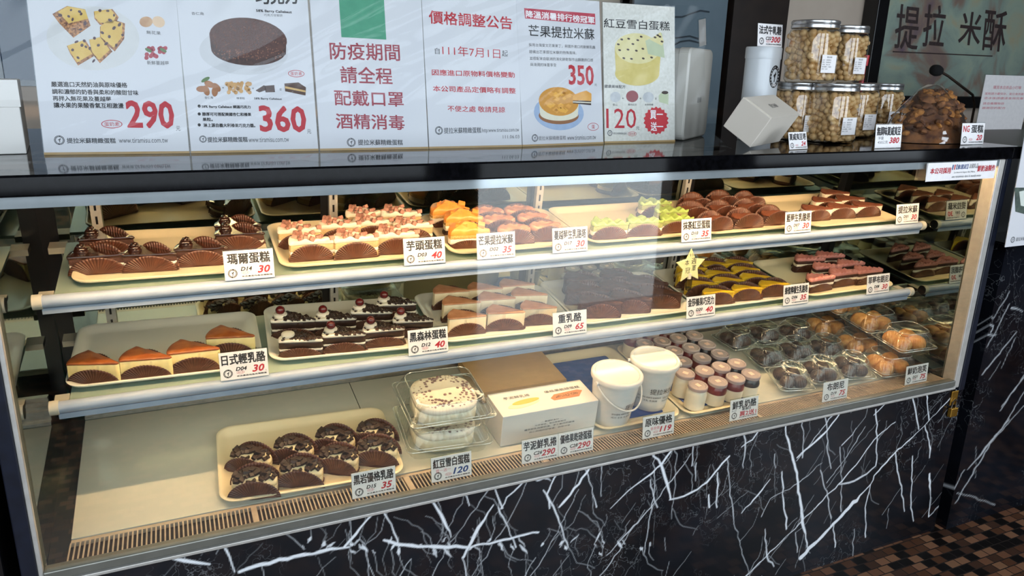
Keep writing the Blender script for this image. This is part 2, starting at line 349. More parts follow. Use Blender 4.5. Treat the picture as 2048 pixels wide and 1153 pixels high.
def veined_slab(name, x0, x1, y0, y1, z0, z1, veins, step, seed, parent=None, thin=.45):
    """a marble slab; its front face is a fine grid that stores where the veins run"""
    rng = np.random.default_rng(seed)
    nx = int((x1-x0)/step)+1; nz = int((z1-z0)/step)+1
    X, Zg = np.meshgrid(np.linspace(x0, x1, nx), np.linspace(z0, z1, nz)); A = np.zeros_like(X)
    def seg(p, q, w0, w1, st):
        d = np.array(q)-np.array(p); L2 = d@d+1e-12
        bx0, bx1 = min(p[0], q[0])-.02, max(p[0], q[0])+.02; bz0, bz1 = min(p[1], q[1])-.02, max(p[1], q[1])+.02
        i0, i1 = np.searchsorted(X[0], [bx0, bx1]); j0, j1 = np.searchsorted(Zg[:, 0], [bz0, bz1])
        if i1 <= i0 or j1 <= j0: return
        xx = X[j0:j1, i0:i1]; zz = Zg[j0:j1, i0:i1]
        t = np.clip(((xx-p[0])*d[0]+(zz-p[1])*d[1])/L2, 0, 1)
        dist = np.hypot(xx-p[0]-t*d[0], zz-p[1]-t*d[1]); w = (w0+(w1-w0)*t)*.5
        A[j0:j1, i0:i1] = np.maximum(A[j0:j1, i0:i1], st*np.clip((w+step*.55-dist)/(step*.9), 0, 1))
    def path(pts, widths, st=1.0, jit=.006):
        widths = [w_*thin for w_ in widths]
        out = [np.array(pts[0])]; ws = [widths[0]]; wob = 0
        for k in range(len(pts)-1):
            a, b_ = np.array(pts[k]), np.array(pts[k+1]); n = max(2, int(np.hypot(*(b_-a))/.014))
            for i in range(1, n+1):
                t = i/n; j = rng.normal(0, jit*.35, 2) if i < n else np.zeros(2)
                wob += rng.normal(0, .28); wob *= .86; out.append(a+(b_-a)*t+j*.8); ws.append((widths[k]+(widths[k+1]-widths[k])*t)*float(np.clip(1+wob, .22, 1.9)))
        for k in range(len(out)-1): seg(out[k], out[k+1], ws[k], ws[k+1], st)
        return out
    allp = []
    for pts, wd, st in veins: allp.append(path(pts, wd, st))
    for pts in allp:                                            # side branches off the drawn veins
        for _ in range(max(1, len(pts)//11) if seed == 3 else 0):
            p = pts[rng.integers(len(pts))]; a = rng.choice([.95, -1.5, 1.6])+rng.normal(0, .25); L = rng.uniform(.03, .13)
            path([p, p+L*.5*np.array([math.cos(a), math.sin(a)]), p+L*np.array([math.cos(a+.3), math.sin(a+.3)])], [.0022, .0014, .0004], rng.uniform(.2, .6), .008)
    for _ in range(int((x1-x0)*42*(1 if seed == 3 else .25))):                            # fine steep hairlines
        p = np.array([rng.uniform(x0, x1), rng.uniform(z0, z1)]); a = rng.choice([-1.5, 1.0, .8])+rng.normal(0, .12); L = rng.uniform(.02, .12)
        path([p, p+L*np.array([math.cos(a), math.sin(a)])], [.0013, .0006], rng.uniform(.12, .6), .006)
    A *= np.clip(.88+.24*rng.random(A.shape), 0, 1)
    vs = np.stack([X.ravel(), np.full(X.size, y0), Zg.ravel()], 1)
    me = bpy.data.meshes.new(name)
    idx = np.arange(nx*nz).reshape(nz, nx); f = np.stack([idx[:-1, :-1], idx[:-1, 1:], idx[1:, 1:], idx[1:, :-1]], -1).reshape(-1, 4)
    n = len(vs); bc = [(x0, y1, z0), (x1, y1, z0), (x1, y1, z1), (x0, y1, z1)]
    top = list(idx[-1]); bot = list(idx[0]); le = list(idx[:, 0]); ri = list(idx[:, -1])
    ff = [tuple(map(int, q)) for q in f]+[tuple(map(int, top))+(n+2, n+3), tuple(map(int, bot[::-1]))+(n, n+1), (n+3, n)+tuple(map(int, le)), (n+1, n+2)+tuple(map(int, ri[::-1])), (n+1, n, n+3, n+2)]
    me.from_pydata([tuple(v) for v in vs]+bc, [], ff)
    ca = me.color_attributes.new('vein', 'FLOAT_COLOR', 'POINT')
    col = np.zeros((n+4, 4), np.float32); col[:, 3] = 1; col[:n, :3] = A.ravel()[:, None]; ca.data.foreach_set('color', col.ravel())
    me.materials.append(MARBLE); o = bpy.data.objects.new(name, me); COL.objects.link(o); o.parent = parent
    return o
MARBLE = marble_material('black_marble')
def C8(p): return px_face(1488+p[0]*.3583, 740+p[1]*.3583, 0)
def C9(p): return px_face(900+p[0]*.2775, 700+p[1]*.2775, 0)
def PF(p): return px_face(p[0], p[1], 0)
vn = []
def V(f, pts, w, st=1): vn.append(([f(p) for p in pts], w if isinstance(w, list) else [w]*len(pts), st))
V(C8, [(235,280),(260,400),(300,560),(330,760),(365,1000)], [.006,.007,.008,.010,.016])
V(C8, [(330,1060),(450,940),(600,780),(720,650)], [.03,.018,.019,.008])
V(C8, [(720,650),(740,600),(850,480),(960,380),(1040,300),(1130,205),(1245,70)], [.004,.005,.012,.014,.006,.007,.003])
V(C8, [(0,1190),(140,1050),(340,850),(540,650),(640,540),(740,400),(860,300)], [.008,.009,.006,.006,.004,.003,.002])
V(C8, [(310,500),(480,345),(530,280),(575,220)], [.006,.014,.008,.008])
V(C8, [(740,260),(800,200),(850,155),(820,150)], [.004,.006,.007,.004])
V(C8, [(345,260),(340,500)], .004); V(C8, [(465,240),(478,340),(480,470),(500,560)], [.005,.003,.006,.003])
V(C8, [(750,230),(758,380),(750,540)], [.006,.004,.005]); V(C8, [(950,130),(990,340)], .005); V(C8, [(1035,110),(1048,290)], .006)
V(C8, [(1025,320),(1055,450),(1050,500)], [.004,.006,.004]); V(C8, [(860,470),(885,640),(910,800)], [.006,.004,.003]); V(C8, [(955,490),(945,780),(960,855)], [.005,.004,.004])
V(C8, [(1050,590),(1055,700),(1045,830)], [.012,.004,.007]); V(C8, [(1045,830),(1160,700)], [.003,.003]); V(C8, [(720,650),(690,780),(692,945)], [.004,.005,.007]); V(C8, [(515,880),(522,1000)], .005)
V(C8, [(0,810),(90,710),(160,620)], [.004,.008,.002]); V(C8, [(225,580),(235,760),(250,900)], [.006,.007,.004]); V(C8, [(110,830),(160,730),(320,640),(450,530)], [.004,.003,.003,.003], .8)
V(C8, [(545,650),(600,640),(700,590),(750,545)], [.004,.014,.010,.008], .8); V(C8, [(550,440),(560,640),(555,800)], .003, .8); V(C8, [(560,430),(620,370),(640,335)], [.006,.007,.003], .8)
V(C8, [(15,330),(20,430),(10,560)], [.004,.006,.003], .8); V(C8, [(110,330),(60,400),(0,440)], [.006,.006,.004]); V(C8, [(440,570),(480,720),(500,840)], .004, .8)
V(C8, [(185,480),(190,560)], .004, .7); V(C8, [(300,920),(310,1030)], .004, .7); V(C8, [(130,900),(140,1050),(180,1110)], [.003,.008,.004], .8)
V(C9, [(1055,830),(1000,900),(880,1060),(800,1150)], [.010,.009,.014,.010]); V(C9, [(795,895),(740,990),(710,1060),(730,1160)], [.006,.004,.006,.004])
V(C9, [(970,840),(1010,920),(1040,1050),(1070,1150)], .004); V(C9, [(530,920),(620,930),(690,940),(740,960)], [.012,.02,.012,.003], .9)
V(C9, [(1640,690),(1540,840),(1420,940),(1300,1030),(1170,1160)], [.010,.012,.008,.006,.006]); V(C9, [(1450,715),(1480,780),(1540,850),(1580,980),(1605,1090)], [.010,.007,.012,.010,.006])
V(C9, [(1600,1095),(1700,1070),(1800,1020),(1900,930),(1950,870),(2030,780)], [.007,.008,.009,.006,.006,.006]); V(C9, [(1460,950),(1480,1060),(1510,1150)], .004, .8)
V(C9, [(1765,660),(1760,850)], .005); V(C9, [(1790,830),(1785,960)], .005, .8); V(C9, [(1880,1060),(1885,1150)], .007); V(C9, [(1945,900),(1940,1150)], .005)
V(C9, [(310,970),(350,1060),(390,1160)], [.006,.005,.005]); V(C9, [(560,950),(420,1080),(380,1160)], [.005,.005,.008]); V(C9, [(100,1030),(150,1140)], .003)
V(PF, [(766,1016),(750,1030),(722,1062),(690,1100)], [.024,.022,.016,.010]); V(PF, [(860,1000),(885,1035),(905,1080)], [.007,.010,.008]); V(PF, [(766,1020),(790,1070),(800,1100)], .005)
V(PF, [(480,1150),(560,1125),(640,1110),(700,1100)], [.012,.010,.018,.01]); V(PF, [(445,1093),(460,1120),(470,1150)], .005); V(PF, [(330,1115),(370,1128),(420,1135)], [.004,.010,.004])
V(PF, [(990,1015),(960,1060),(930,1120)], [.004,.010,.006]); V(PF, [(1000,1020),(1020,1060),(1035,1100)], .005); V(PF, [(1090,985),(1115,1030),(1140,1100)], .004); V(PF, [(770,1086),(840,1099),(930,1100),(1010,1085),(1080,1070)], [.008,.014,.010,.006,.006])
rb = random.Random(21)
for k in range(46):                                             # broken white patches along the low seam
    x = rb.uniform(600, 1330); y = 1100-.018*(x-600)+rb.gauss(0, 7); a = rb.choice((1.0, 1.0, -.9))+rb.gauss(0, .2); L_ = rb.uniform(6, 26)
    V(PF, [(x, y), (x+L_*math.cos(a)*.5, y+L_*math.sin(a)*.5), (x+L_*math.cos(a), y+L_*math.sin(a))], [.002, rb.uniform(.004, .013), .001], rb.uniform(.6, 1))
for k in range(24):                                             # long thin veins
    x = rb.uniform(.3, 2.15); z = rb.uniform(.0, .4); a = rb.choice((.85, .85, 1.0, -1.45, -1.5, 1.62))+rb.gauss(0, .08); L_ = rb.uniform(.12, .42)
    w_ = rb.uniform(.0022, .0052); vn.append(([(x, z), (x+L_*.5*math.cos(a), z+L_*.5*math.sin(a)), (x+L_*math.cos(a+.08), z+L_*math.sin(a+.08))], [w_*.6, w_, w_*.3], rb.uniform(.5, .95)))
o = veined_slab('marble_plinth', -.02, 2.165, 0.008, .5, 0.0, .452, vn, .0020, 3)
tag(o, 'glossy black marble base with white veins below the display case', 'counter base')
# brass padlock and hasp on its right end
p = at('y', 0.0, 1913, 792); t = empty('padlock', 'small brass padlock on a hasp at the right end of the marble base', 'padlock', loc=(p[0], 0.008, p[2]))
BRASS = mat('brass', '#b98a35', '#c99b45', 60, .3, metal=.9)
b = MB(); b.box(-.014, .014, -.012, -.001, -.062, -.036); b.build('lock_body', BRASS, t, bevel=.002)
b = MB(); b.tube([(-.008, -.006, -.037), (-.008, -.006, -.02), (0, -.006, -.010), (.008, -.006, -.02), (.008, -.006, -.037)], .0025, 8); b.build('shackle', mat('steel', '#9a958c', rough=.25, metal=1), t, smooth=True)
b = MB(); b.box(-.013, .013, -.004, 0, -.03, .012); b.build('hasp', BRASS, t, bevel=.0015)
# marble block to the right, with its own veins
vn2 = []
def C8b(p): return px_face(1488+p[0]*.3583, 740+p[1]*.3583, -.004)
def C6b(p): return px_face(1700+p[0]*.2428, 580+p[1]*.2428, -.004)
for f, pts, w in ((C8b, [(1563,125),(1440,330),(1290,510),(1250,555)], [.004,.006,.010,.003]), (C8b, [(1480,280),(1400,370),(1180,745)], [.005,.006,.004]), (C8b, [(1563,30),(1450,200),(1430,230)], [.004,.005,.002]),
                  (C8b, [(1190,690),(1280,710),(1400,755)], .002), (C8b, [(1230,560),(1160,690)], [.004,.006]), (C8b, [(1563,200),(1350,440)], .003), (C6b, [(1310,20),(1180,240),(1130,200)], .003),
                  (C6b, [(1330,150),(1420,180)], .007), (C6b, [(1060,290),(1110,260)], .005), (C6b, [(1110,285),(1180,300),(1160,350)], .004), (C6b, [(1100,365),(1200,375)], .005), (C6b, [(1310,120),(1200,350),(1130,470)], .003),
                  (C6b, [(1370,350),(1200,560),(1090,700)], .003), (C6b, [(1360,400),(1250,640)], .002), (C6b, [(1433,720),(1250,960)], [.006,.006])):
    vn2.append(([f(p) for p in pts], w if isinstance(w, list) else [w]*len(pts), .55))
o = veined_slab('marble_pedestal', 2.20, 3.1, -.004, .6, 0, .855, vn2, .004, 8, thin=.6)
tag(o, 'tall black marble pedestal standing right of the display case', 'pedestal')
b = MB(); b.box(2.205, 3.1, .10, .6, .855, 1.09); o = b.build('black_riser', BLACK); tag(o, 'low black riser behind the poster on the marble pedestal', 'riser')
b = MB(); b.box(-.9, -.05, -.005, .55, 0, 1.07); o = b.build('black_cabinet', mat('black_gloss', '#09090b', '#101014', 8, .2), bevel=.004)
tag(o, 'plain black glossy cabinet standing left of the display case', 'cabinet')

# ------------------------------------------------------------------ the refrigerated display case
ALPHA = math.radians(9); CA, SA = math.cos(ALPHA), math.sin(ALPHA)
LEVEL = {'upper': (.15, .876), 'middle': (.15, .690), 'deck': (.08, .483)}      # front edge (y, z) of each sloping shelf
def frame(level): y, z = LEVEL[level]; return Matrix.Translation((0, y, z)) @ Matrix.Rotation(ALPHA, 4, 'X')
def place(o, level, x, d, yaw=0, h=0, pitch=0, scale=1):
    M = frame(level) @ Matrix.Translation((x, d, h)) @ Matrix.Rotation(math.radians(yaw), 4, 'Z') @ Matrix.Rotation(math.radians(pitch), 4, 'X')
    o.matrix_world = M @ Matrix.Scale(scale, 4) if scale != 1 else M
    loc, q, s = (M @ Matrix.Scale(scale, 4)).decompose(); o.location = loc; o.rotation_euler = q.to_euler(); o.scale = s
    return o
STEEL = mat('brushed_steel', '#8b8984', '#9b9994', 80, .28, metal=.85); ALU = mat('pale_aluminium', '#b9b6b0', '#c4c1bb', 50, .35, metal=.4)
SHELF = mat('frosted_shelf', '#a9bdb2', '#b2c5ba', 4, .16, trans=.3); DECKM = mat('milky_deck', '#c2c3b8', '#c9cabf', 4, .14)
RAILM = mat('white_rail', '#97a4b8', '#a2afc2', 20, .3); RUB = mat('dark_slot', '#1d1613', rough=.6)
GLASS = clear('front_glass', '#f6f7f3', 2.7); 
case = empty('display_case', 'long refrigerated glass display case of cakes between two white side posts', 'display case', loc=(0, 0, 0))
b = MB(); b.box(.004, CASE_W-.004, -.004, .002, Z0+.002, TOP-.03); b.build('front_glass', GLASS, case)
MIR_L = clear('side_glass', '#d8e6e2', 1.6, .02); MIR_R = clear('mirror_side_glass', '#5a6a62', 1.0, .42, gloss='#c8d4c8')
b = MB(); b.box(-.006, 0, .004, .47, Z0, TOP-.03); b.build('side_glass', MIR_L, case)
b = MB(); b.box(CASE_W-.004, CASE_W+.002, .03, .47, Z0, TOP-.03); b.build('side_glass', MIR_R, case)
BACK = clear('back_door_glass', '#8fa8a0', 1.0, .58, gloss='#d3decb')
DOORF = Matrix.Translation((0, .504, .545)) @ Matrix.Rotation(ALPHA, 4, 'X')        # sliding doors stand square to the sloping shelves
for x0, x1, dy in ((.0, .56, 0), (.52, 1.06, .004), (1.04, 1.52, 0), (1.5, 2.1, .004)):
    o = MB().box(x0, x1, dy, dy+.003, 0, .515, 0, DOORF).build('back_door', BACK, case)
    for a in (x0, x1-.03): MB().box(a, a+.03, dy-.002, dy+.008, 0, .515, 0, DOORF).build('door_frame', BLACK, o)
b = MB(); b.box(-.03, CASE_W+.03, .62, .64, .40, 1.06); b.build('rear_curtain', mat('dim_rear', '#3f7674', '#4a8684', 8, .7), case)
for x0, x1 in ((-.007, 0.0), (CASE_W, CASE_W+.022)):
    b = MB(); b.box(x0, x1, -.006, .03, Z0-.02, TOP-.03); b.build('corner_post', ALU, case, bevel=.002)
    s = -1 if x0 < 0 else 1; xo = x0 if s < 0 else x1
    b = MB(); b.box(min(xo, xo+s*.022), max(xo, xo+s*.022), -.008, .5, Z0-.03, TOP-.03); b.build('side_frame', NAVY, case, bevel=.002)
b = MB()                                                        # stepped sill below the glass
b.box(0, CASE_W, -.010, .012, Z0-.012, Z0+.004); b.box(0, CASE_W, -.004, .01, Z0-.026, Z0-.012); b.build('sill', mat('grey_sill', '#77776f', '#7f7f77', 30, .3, metal=.5), case, bevel=.002)
b = MB(); b.box(0, CASE_W, -.0125, .0, Z0-.0195, Z0-.0135); b.build('sill_trim', ALU, case, bevel=.001)
for x0, x1 in ((.03, .575), (.577, 1.30), (1.302, CASE_W-.03)):    # deck in three sloping panels
    b = MB(); b.box(x0, x1, 0, .357, -.004, 0, T=frame('deck')); b.build('deck_panel', DECKM, case)
for x0, x1 in ((0, .029), (CASE_W-.03, CASE_W-.004)): MB().box(x0, x1, -.06, .36, -.006, .001, T=frame('deck')).build('deck_edge', mat('dark_steel', '#4d4c48', '#5a5954', 60, .22, metal=.8), case)
b = MB(); b.box(.03, CASE_W-.004, .004, .078, Z0-.012, Z0-.010, 0); n = 288; p_ = (CASE_W-.036)/n
for k in range(n+1): b.box(.03+k*p_-.0012, .03+k*p_+.0012, .012, .070, Z0-.0032, Z0-.0015, 1)
for y0, y1 in ((.004, .013), (.069, .078)): b.box(.03, CASE_W-.004, y0, y1, Z0-.009, Z0-.0012, 1)
for k in range(1, 8): b.box(.03+k*.285, .036+k*.285+.004, .012, .070, Z0-.009, Z0-.0013, 1)
b.build('front_grille', [RUB, mat('grille_steel', '#bfae9a', '#cbbaa6', 60, .3, metal=.25)], case)
b = MB()                                                        # ribbed return-air panel at the back of the deck
b.box(.03, CASE_W-.03, .44, .452, .541, .60, 0)
for k in range(4): b.box(.03, CASE_W-.03, .434-.000, .440, .566+k*.010, .571+k*.010, 0)
b.box(.03, CASE_W-.03, .430, .44, .541, .548, 0); b.build('rear_vent', STEEL, case)
LED = {'upper': emit('warm_led_dim', '#ffdcae', 15.0), 'middle': emit('warm_led', '#ffdcb0', 15.0)}
for lv in ('upper', 'middle'):
    sh = MB()
    for x0, x1 in ((.045, .70), (.702, 1.39), (1.392, 2.055)): sh.box(x0, x1, .004, .270, -.006, 0)
    so = sh.build('shelf', SHELF, case); so.matrix_local = frame(lv)
    r = MB(); r.tube([(.03, 0, .004), (2.06, 0, .004)], .0105, 14); r.box(.03, 2.06, -.006, .006, -.016, -.006); r.build('front_rail', RAILM, so, smooth=True)
    l = MB(); l.tube([(.06, .030, -.0125), (2.04, .030, -.0125)], .0045, 10); l.build('led_tube', LED[lv], so, smooth=True)
    for x in (.018, 2.06):
        c = MB(); c.tube([(x, 0, .004), (x+.014, 0, .004)], .0125, 14); c.build('end_cap', mat('cream_plastic', '#c6c1b2', rough=.4), so, smooth=True)
    for x in (.022, 2.055):
        gp = mat('grey_plastic', '#a9a79c', rough=.45); MB().box(x, x+.022, .012, .045, -.006, .002).build('bracket', gp, so); MB().box(x-.006, x+.024, .245, .278, -.012, .0).build('bracket', gp, so)
for x in (.10, .555, 1.055, 1.495):
    u = MB(); u.box(x-.009, x+.009, -.016, -.003, .01, .512, 0, DOORF)
    for k in range(17): u.box(x-.002, x+.002, -.0168, -.0155, .02+k*.028, .036+k*.028, 1, DOORF)
    u.build('slotted_upright', [ALU, BLACK], case)
b = MB(); b.tube([(.05, .034, 1.0635), (2.05, .034, 1.0635)], .0055, 12); b.build('light_tube', emit('warm_tube', '#ffd3a2', TUBE_STRENGTH), case, smooth=True)
b = MB(); b.box(.02, 2.08, .022, .075, 1.070, 1.0755); b.build('lamp_housing', ALU, case)
b = MB(); b.box(0, CASE_W, -.006, .02, TOP-.047, TOP-.03); b.build('header', mat('header_steel', '#9aa3a6', '#a5adb0', 20, .08, metal=.45), case)
# black stone worktop
b = MB(); b.box(-.06, 2.165, -.018, .78, TOP-.03, TOP); o = b.build('stone_worktop', mat('black_granite', '#050506', '#0b0b0e', 90, .06, spec=.12), bevel=.003)
tag(o, 'polished black stone worktop on top of the display case', 'worktop')

# ------------------------------------------------------------------ trays
TRAY = mat('cream_melamine', '#e3d6b4', '#e8dcbc', 5, .3); TRAYW = mat('white_melamine', '#d8d6cc', '#dedcd2', 5, .22); LINER = mat('blue_paper', '#27488c', '#2c4f96', 40, .8)
def make_tray(name, w, d, m, h=.0145):
    b = MB(); R_ = []
    for ins, z, r in ((.024, .0, .016), (.014, .006, .022), (.004, h-.002, .028), (0, h-.004, .03), (-.001, h-.001, .03), (.001, h, .03), (.005, h-.001, .028), (.014, .008, .02), (.020, .0045, .014), (.026, .0035, .012)):
        R_.append(ring(rrect(w-2*ins, d-2*ins, r, 6), z))
    b.loft(R_); return b.build(name, m, smooth=50)
TR = {}
def tray(level, x, d, label, m=TRAY, w=.324, dp=.236, yaw=0, liner=False):
    k = (w, dp, m.name)
    if k not in TR: TR[k] = o = make_tray('serving_tray', w, dp, m)
    else: o = TR[k].copy(); COL.objects.link(o)
    tag(o, label, 'tray', 'serving trays in the display case'); d += .007; place(o, level, x, d, yaw, .0005)
    if liner:
        l = MB(); pts = rrect(w-.064, dp-.064, .005, 2); l.loft([ring(pts, .0), ring(pts, .0006)]); lo = l.build('paper_liner', LINER, loc=(0, 0, 0))
        tag(lo, 'sheet of blue paper lining '+liner, 'paper'); place(lo, level, x, d, yaw, .0049)
    return o
US = 'cream tray on the upper shelf holding '; MS = 'tray on the middle shelf holding '
tray('upper', .234, .152, US+'the chocolate rosette slices', yaw=-1.5); tray('upper', .573, .150, US+'the taro cream slices', yaw=-.5)
tray('upper', .905, .150, US+'the mango tiramisu and the cheese tarts', w=.318); tray('upper', 1.226, .150, US+'the green matcha slices', w=.314)
tray('upper', 1.545, .148, US+'the dark brown paper cup tarts', w=.318); tray('upper', 1.870, .140, US+'the tiramisu slices', w=.316)
tray('middle', .206, .150, 'white '+MS+'four light cheesecake slices', TRAYW, yaw=-2, w=.33); tray('middle', .548, .148, 'white '+MS+'the black forest slices', TRAYW, yaw=-4, w=.322)
tray('middle', .885, .140, 'white '+MS+'the heavy cheesecake slices', TRAYW, yaw=-2); tray('middle', 1.214, .145, 'white '+MS+'the dark chocolate slices', TRAYW)
tray('middle', 1.548, .145, 'white '+MS+'the yellow lemon tarts', TRAYW); tray('middle', 1.888, .140, 'cream '+MS+'the pink topped brownies', TRAY)
tray('deck', .440, .104, 'cream tray on the deck holding the chocolate chunk tarts', yaw=-2.5, w=.34)
tray('deck', 1.163, .158, 'cream tray on the deck under the two yogurt pails', w=.225, dp=.336, liner='the tray under the yogurt pails')
tray('deck', 1.396, .152, 'cream tray on the deck under the pudding jars', w=.228, dp=.336, liner='the tray under the pudding jars')
TF = .005                                                       # tray floor height

# ------------------------------------------------------------------ cake slices
CUP = mat('brown_baking_paper', '#42241a', '#5a3222', 25, .42, sss=0); CHOC = mat('chocolate_sponge', '#3a2018', '#4a2a1e', 300, .8, bump=.5, bscale=400)
CHOCD = mat('dark_chocolate', '#24140f', '#301b14', 90, .45, bump=.3); GLAZE = mat('chocolate_glaze', '#2b140d', '#351b13', 25, .16, coat=.4); CREAM = mat('white_cream', '#e0d4c2', '#e8decf', 40, .55, bump=.15, bscale=120, sss=.2)
YSP = mat('golden_sponge', '#b98a4a', '#cfa564', 350, .85, bump=.5, bscale=420); TSP = mat('taro_sponge', '#b59a6c', '#c9b083', 350, .85, bump=.5, bscale=420); TARO = mat('taro_cube', '#96675a', '#b08070', 120, .7)
GREEN = mat('matcha_cream', '#93ab52', '#a8bd68', 50, .6, bump=.2, bscale=120); GSP = mat('matcha_sponge', '#7d8248', '#93965c', 350, .85, bump=.5, bscale=420)
COCOA = mat('cocoa_dust', '#5c2c17', '#713a1f', 220, .9, bump=.3, bscale=300); CHEESE = mat('cheesecake', '#e6cf8c', '#edd99d', 60, .6, sss=.2); BROWNT = mat('browned_top', '#85401a', '#a55e2a', 40, .4, bump=.3, bscale=500)
PALEC = mat('pale_cheese', '#d9c8a8', '#e2d3b6', 50, .6); ROSYT = mat('baked_top', '#ad7250', '#c08a68', 60, .5); LEMON = mat('lemon_curd', '#c9a01e', '#d9b32e', 50, .35, coat=.2); PINK = mat('pink_cream', '#c4776f', '#d28d84', 60, .6, bump=.15)
MANGO = mat('mango_orange', '#e08a3a', '#ef9f50', 50, .35); CHERRY = mat('cherry_red', '#4a0f14', '#6b1a1c', 30, .2, coat=.3); OREO = mat('chocolate_chunk', '#20140f', '#2e1d17', 150, .55, bump=.4, bscale=200); VAN = mat('vanilla_cream', '#efdcae', '#f3e5c0', 40, .5, sss=.15)
def resample(pts, step=.0040):
    out = []
    for i, p in enumerate(pts):
        q = pts[(i+1) % len(pts)]; L = math.hypot(q[0]-p[0], q[1]-p[1]); n = max(1, int(L/step))
        out += [(p[0]+(q[0]-p[0])*k/n, p[1]+(q[1]-p[1])*k/n) for k in range(n)]
    return out
def wedge(L, w):
    """triangular slice: front cut face along x at y=0, tip at +x, round outer side at -x"""
    pts = [(-L/2+.002, 0), (L/2-.003, .0), (L/2, .003), (L/2-.002, .006)]
    bx = -L/2+.024; pts += [(bx, w)]
    for k in range(1, 6): t = k/6; pts.append((bx+(-L/2-bx)*t-.008*math.sin(math.pi*t), w*(1-t)))
    return resample(pts)
def lens(L, w):
    return resample([(L/2*math.cos(a)*(1 if abs(math.cos(a)) < .99 else .98), w/2+w/2*math.copysign(abs(math.sin(a))**.8, math.sin(a))) for a in [2*math.pi*k/22 for k in range(22)]])
def cen(pts): return (sum(p[0] for p in pts)/len(pts), sum(p[1] for p in pts)/len(pts))
def inset(pts, e):
    c = cen(pts); out = []
    for p in pts:
        d = math.hypot(p[0]-c[0], p[1]-c[1]); k = (d-e)/d; out.append((c[0]+(p[0]-c[0])*k, c[1]+(p[1]-c[1])*k))
    return out
def slab(b, pts, z0, z1, rng, e=.0012, rough=.0005, m=0, grow=0):
    if grow: pts = inset(pts, -grow)
    j = lambda r, z: [(p[0]+rng.uniform(-1, 1)*rough, p[1]+rng.uniform(-1, 1)*rough, z+rng.uniform(-1, 1)*rough*.6) for p in r]
    b.loft([j(inset(pts, e), z0), j(pts, z0+e), j(pts, (z0+z1)/2), j(pts, z1-e), j(inset(pts, e), z1)], m)
def cap(b, pts, z0, h, fn, rng, m=0, grow=.001):
    """cream layer whose top follows fn(x, y, s) with s = 1 at the rim and 0 in the middle"""
    pts = inset(pts, -grow); c = cen(pts); rings = [ring(inset(pts, .002), z0), ring(pts, z0+.001)]
    for s in (1.0, .96, .82, .62, .40, .18):
        rings.append([(c[0]+(p[0]-c[0])*s, c[1]+(p[1]-c[1])*s, 0) for p in pts])
    for k in range(2, len(rings)):
        s = (1.0, .96, .82, .62, .40, .18)[k-2]
        rings[k] = [(x, y, z0+max(.0015, h*(.62 if s == 1 else 1)+fn(x, y, s))) for x, y, _ in rings[k]]
    b.loft(rings, m)
def bumpy(a, f, rng):
    ph = [rng.uniform(0, 6) for _ in range(6)]
    return lambda x, y, s: a*(.5*math.sin(f*x+ph[0])*math.cos(f*.9*y+ph[1])+.35*math.sin(f*2.1*x+ph[2]+f*y)+.25*math.cos(f*2.3*y+ph[3]-f*.7*x))
def paper_cup(L, w, R_, H, parent, flare=.0015, Hb=None, pleats=24, front_x=-.002, mode='wedge', name='paper_cup', pts=None):
    """pleated baking paper folded up against both long sides of a slice"""
    b = MB()
    def sheet(mid, ang, side, H=H):
        ca, sa = math.cos(ang), math.sin(ang); n = pleats*4; rows = 7; vs = []
        for r in range(rows+1):
            rr = r/rows
            for i in range(n+1):
                t = math.pi*i/n; x = -R_*math.cos(t)*(.25+.75*rr) if r else -R_*math.cos(t)*.25
                z = H*math.sin(t)*rr
                ple = (1 if i % 4 in (1, 2) else -1)*.0007*rr
                y = side*(.0012+.0008+ple*1.0+flare*rr*rr*math.sin(t))
                X = mid[0]+ca*x-sa*y; Y = mid[1]+sa*x+ca*y; vs.append((X, Y, z+.0006))
        k = n+1; fs = [(r*k+i, r*k+i+1, (r+1)*k+i+1, (r+1)*k+i) for r in range(rows) for i in range(n)]
        o = len(b.v); b.add(vs, fs)
    if mode == 'wedge':
        sheet((front_x, 0), 0, -1)
        p = (L/2, .004); q = (-L/2+.024, w); a = math.atan2(p[1]-q[1], p[0]-q[0]); sheet(((p[0]+q[0])/2-.002, (p[1]+q[1])/2), a, 1, Hb or H)
    else:
        sheet((0, 0.002), 0, -1); sheet((0, w-.002), 0, 1, Hb or H)
    o = b.build(name, CUP, parent, smooth=30, solid='raw')
    s = o.modifiers.new('solid', 'SOLIDIFY'); s.thickness = .0005; s.offset = 0
    f = MB(); f.loft([ring(inset(pts, -.002), 0), ring(inset(pts, -.002), .0012)]) if pts else None
    if pts: f.build('paper_base', CUP, parent)
    return o
def rosette(parent, x, y, z, m, r=.012):
    b = MB()
    for k in range(3):
        rr = r*(1-.28*k); pts = []
        for i in range(int(26-5*k)):
            a = 2*math.pi*i/(25-5*k); pts.append((x+rr*.62*math.cos(a), y+rr*.62*math.sin(a), z+.002+.0042*k+.0012*math.sin(i*2.4)))
        b.tube(pts, [.0036+.0012*(i % 2) for i in range(len(pts))], 7)
    b.tube([(x, y, z+.010), (x+.001, y, z+.0145), (x+.002, y+.001, z+.0165)], [.004, .003, .001], 7)
    return b.build('rosette', m, parent, smooth=60)
def bits(name, parent, m, places, size, rng, flat=.6):
    b = MB()
    for x, y, z in places:
        s = size*rng.uniform(.65, 1.2); T = Matrix.Translation((x, y, z)) @ Matrix.Rotation(rng.uniform(0, 6), 4, 'Z') @ Matrix.Rotation(rng.uniform(-.7, .7), 4, 'X') @ Matrix.Rotation(rng.uniform(-.5, .5), 4, 'Y')
        b.box(-s/2, s/2, -s*.4, s*.4, -s*flat/2, s*flat/2, 0, T)
    return b.build(name, m, parent, bevel=size*.08)
def slice_root(name): return empty(name)
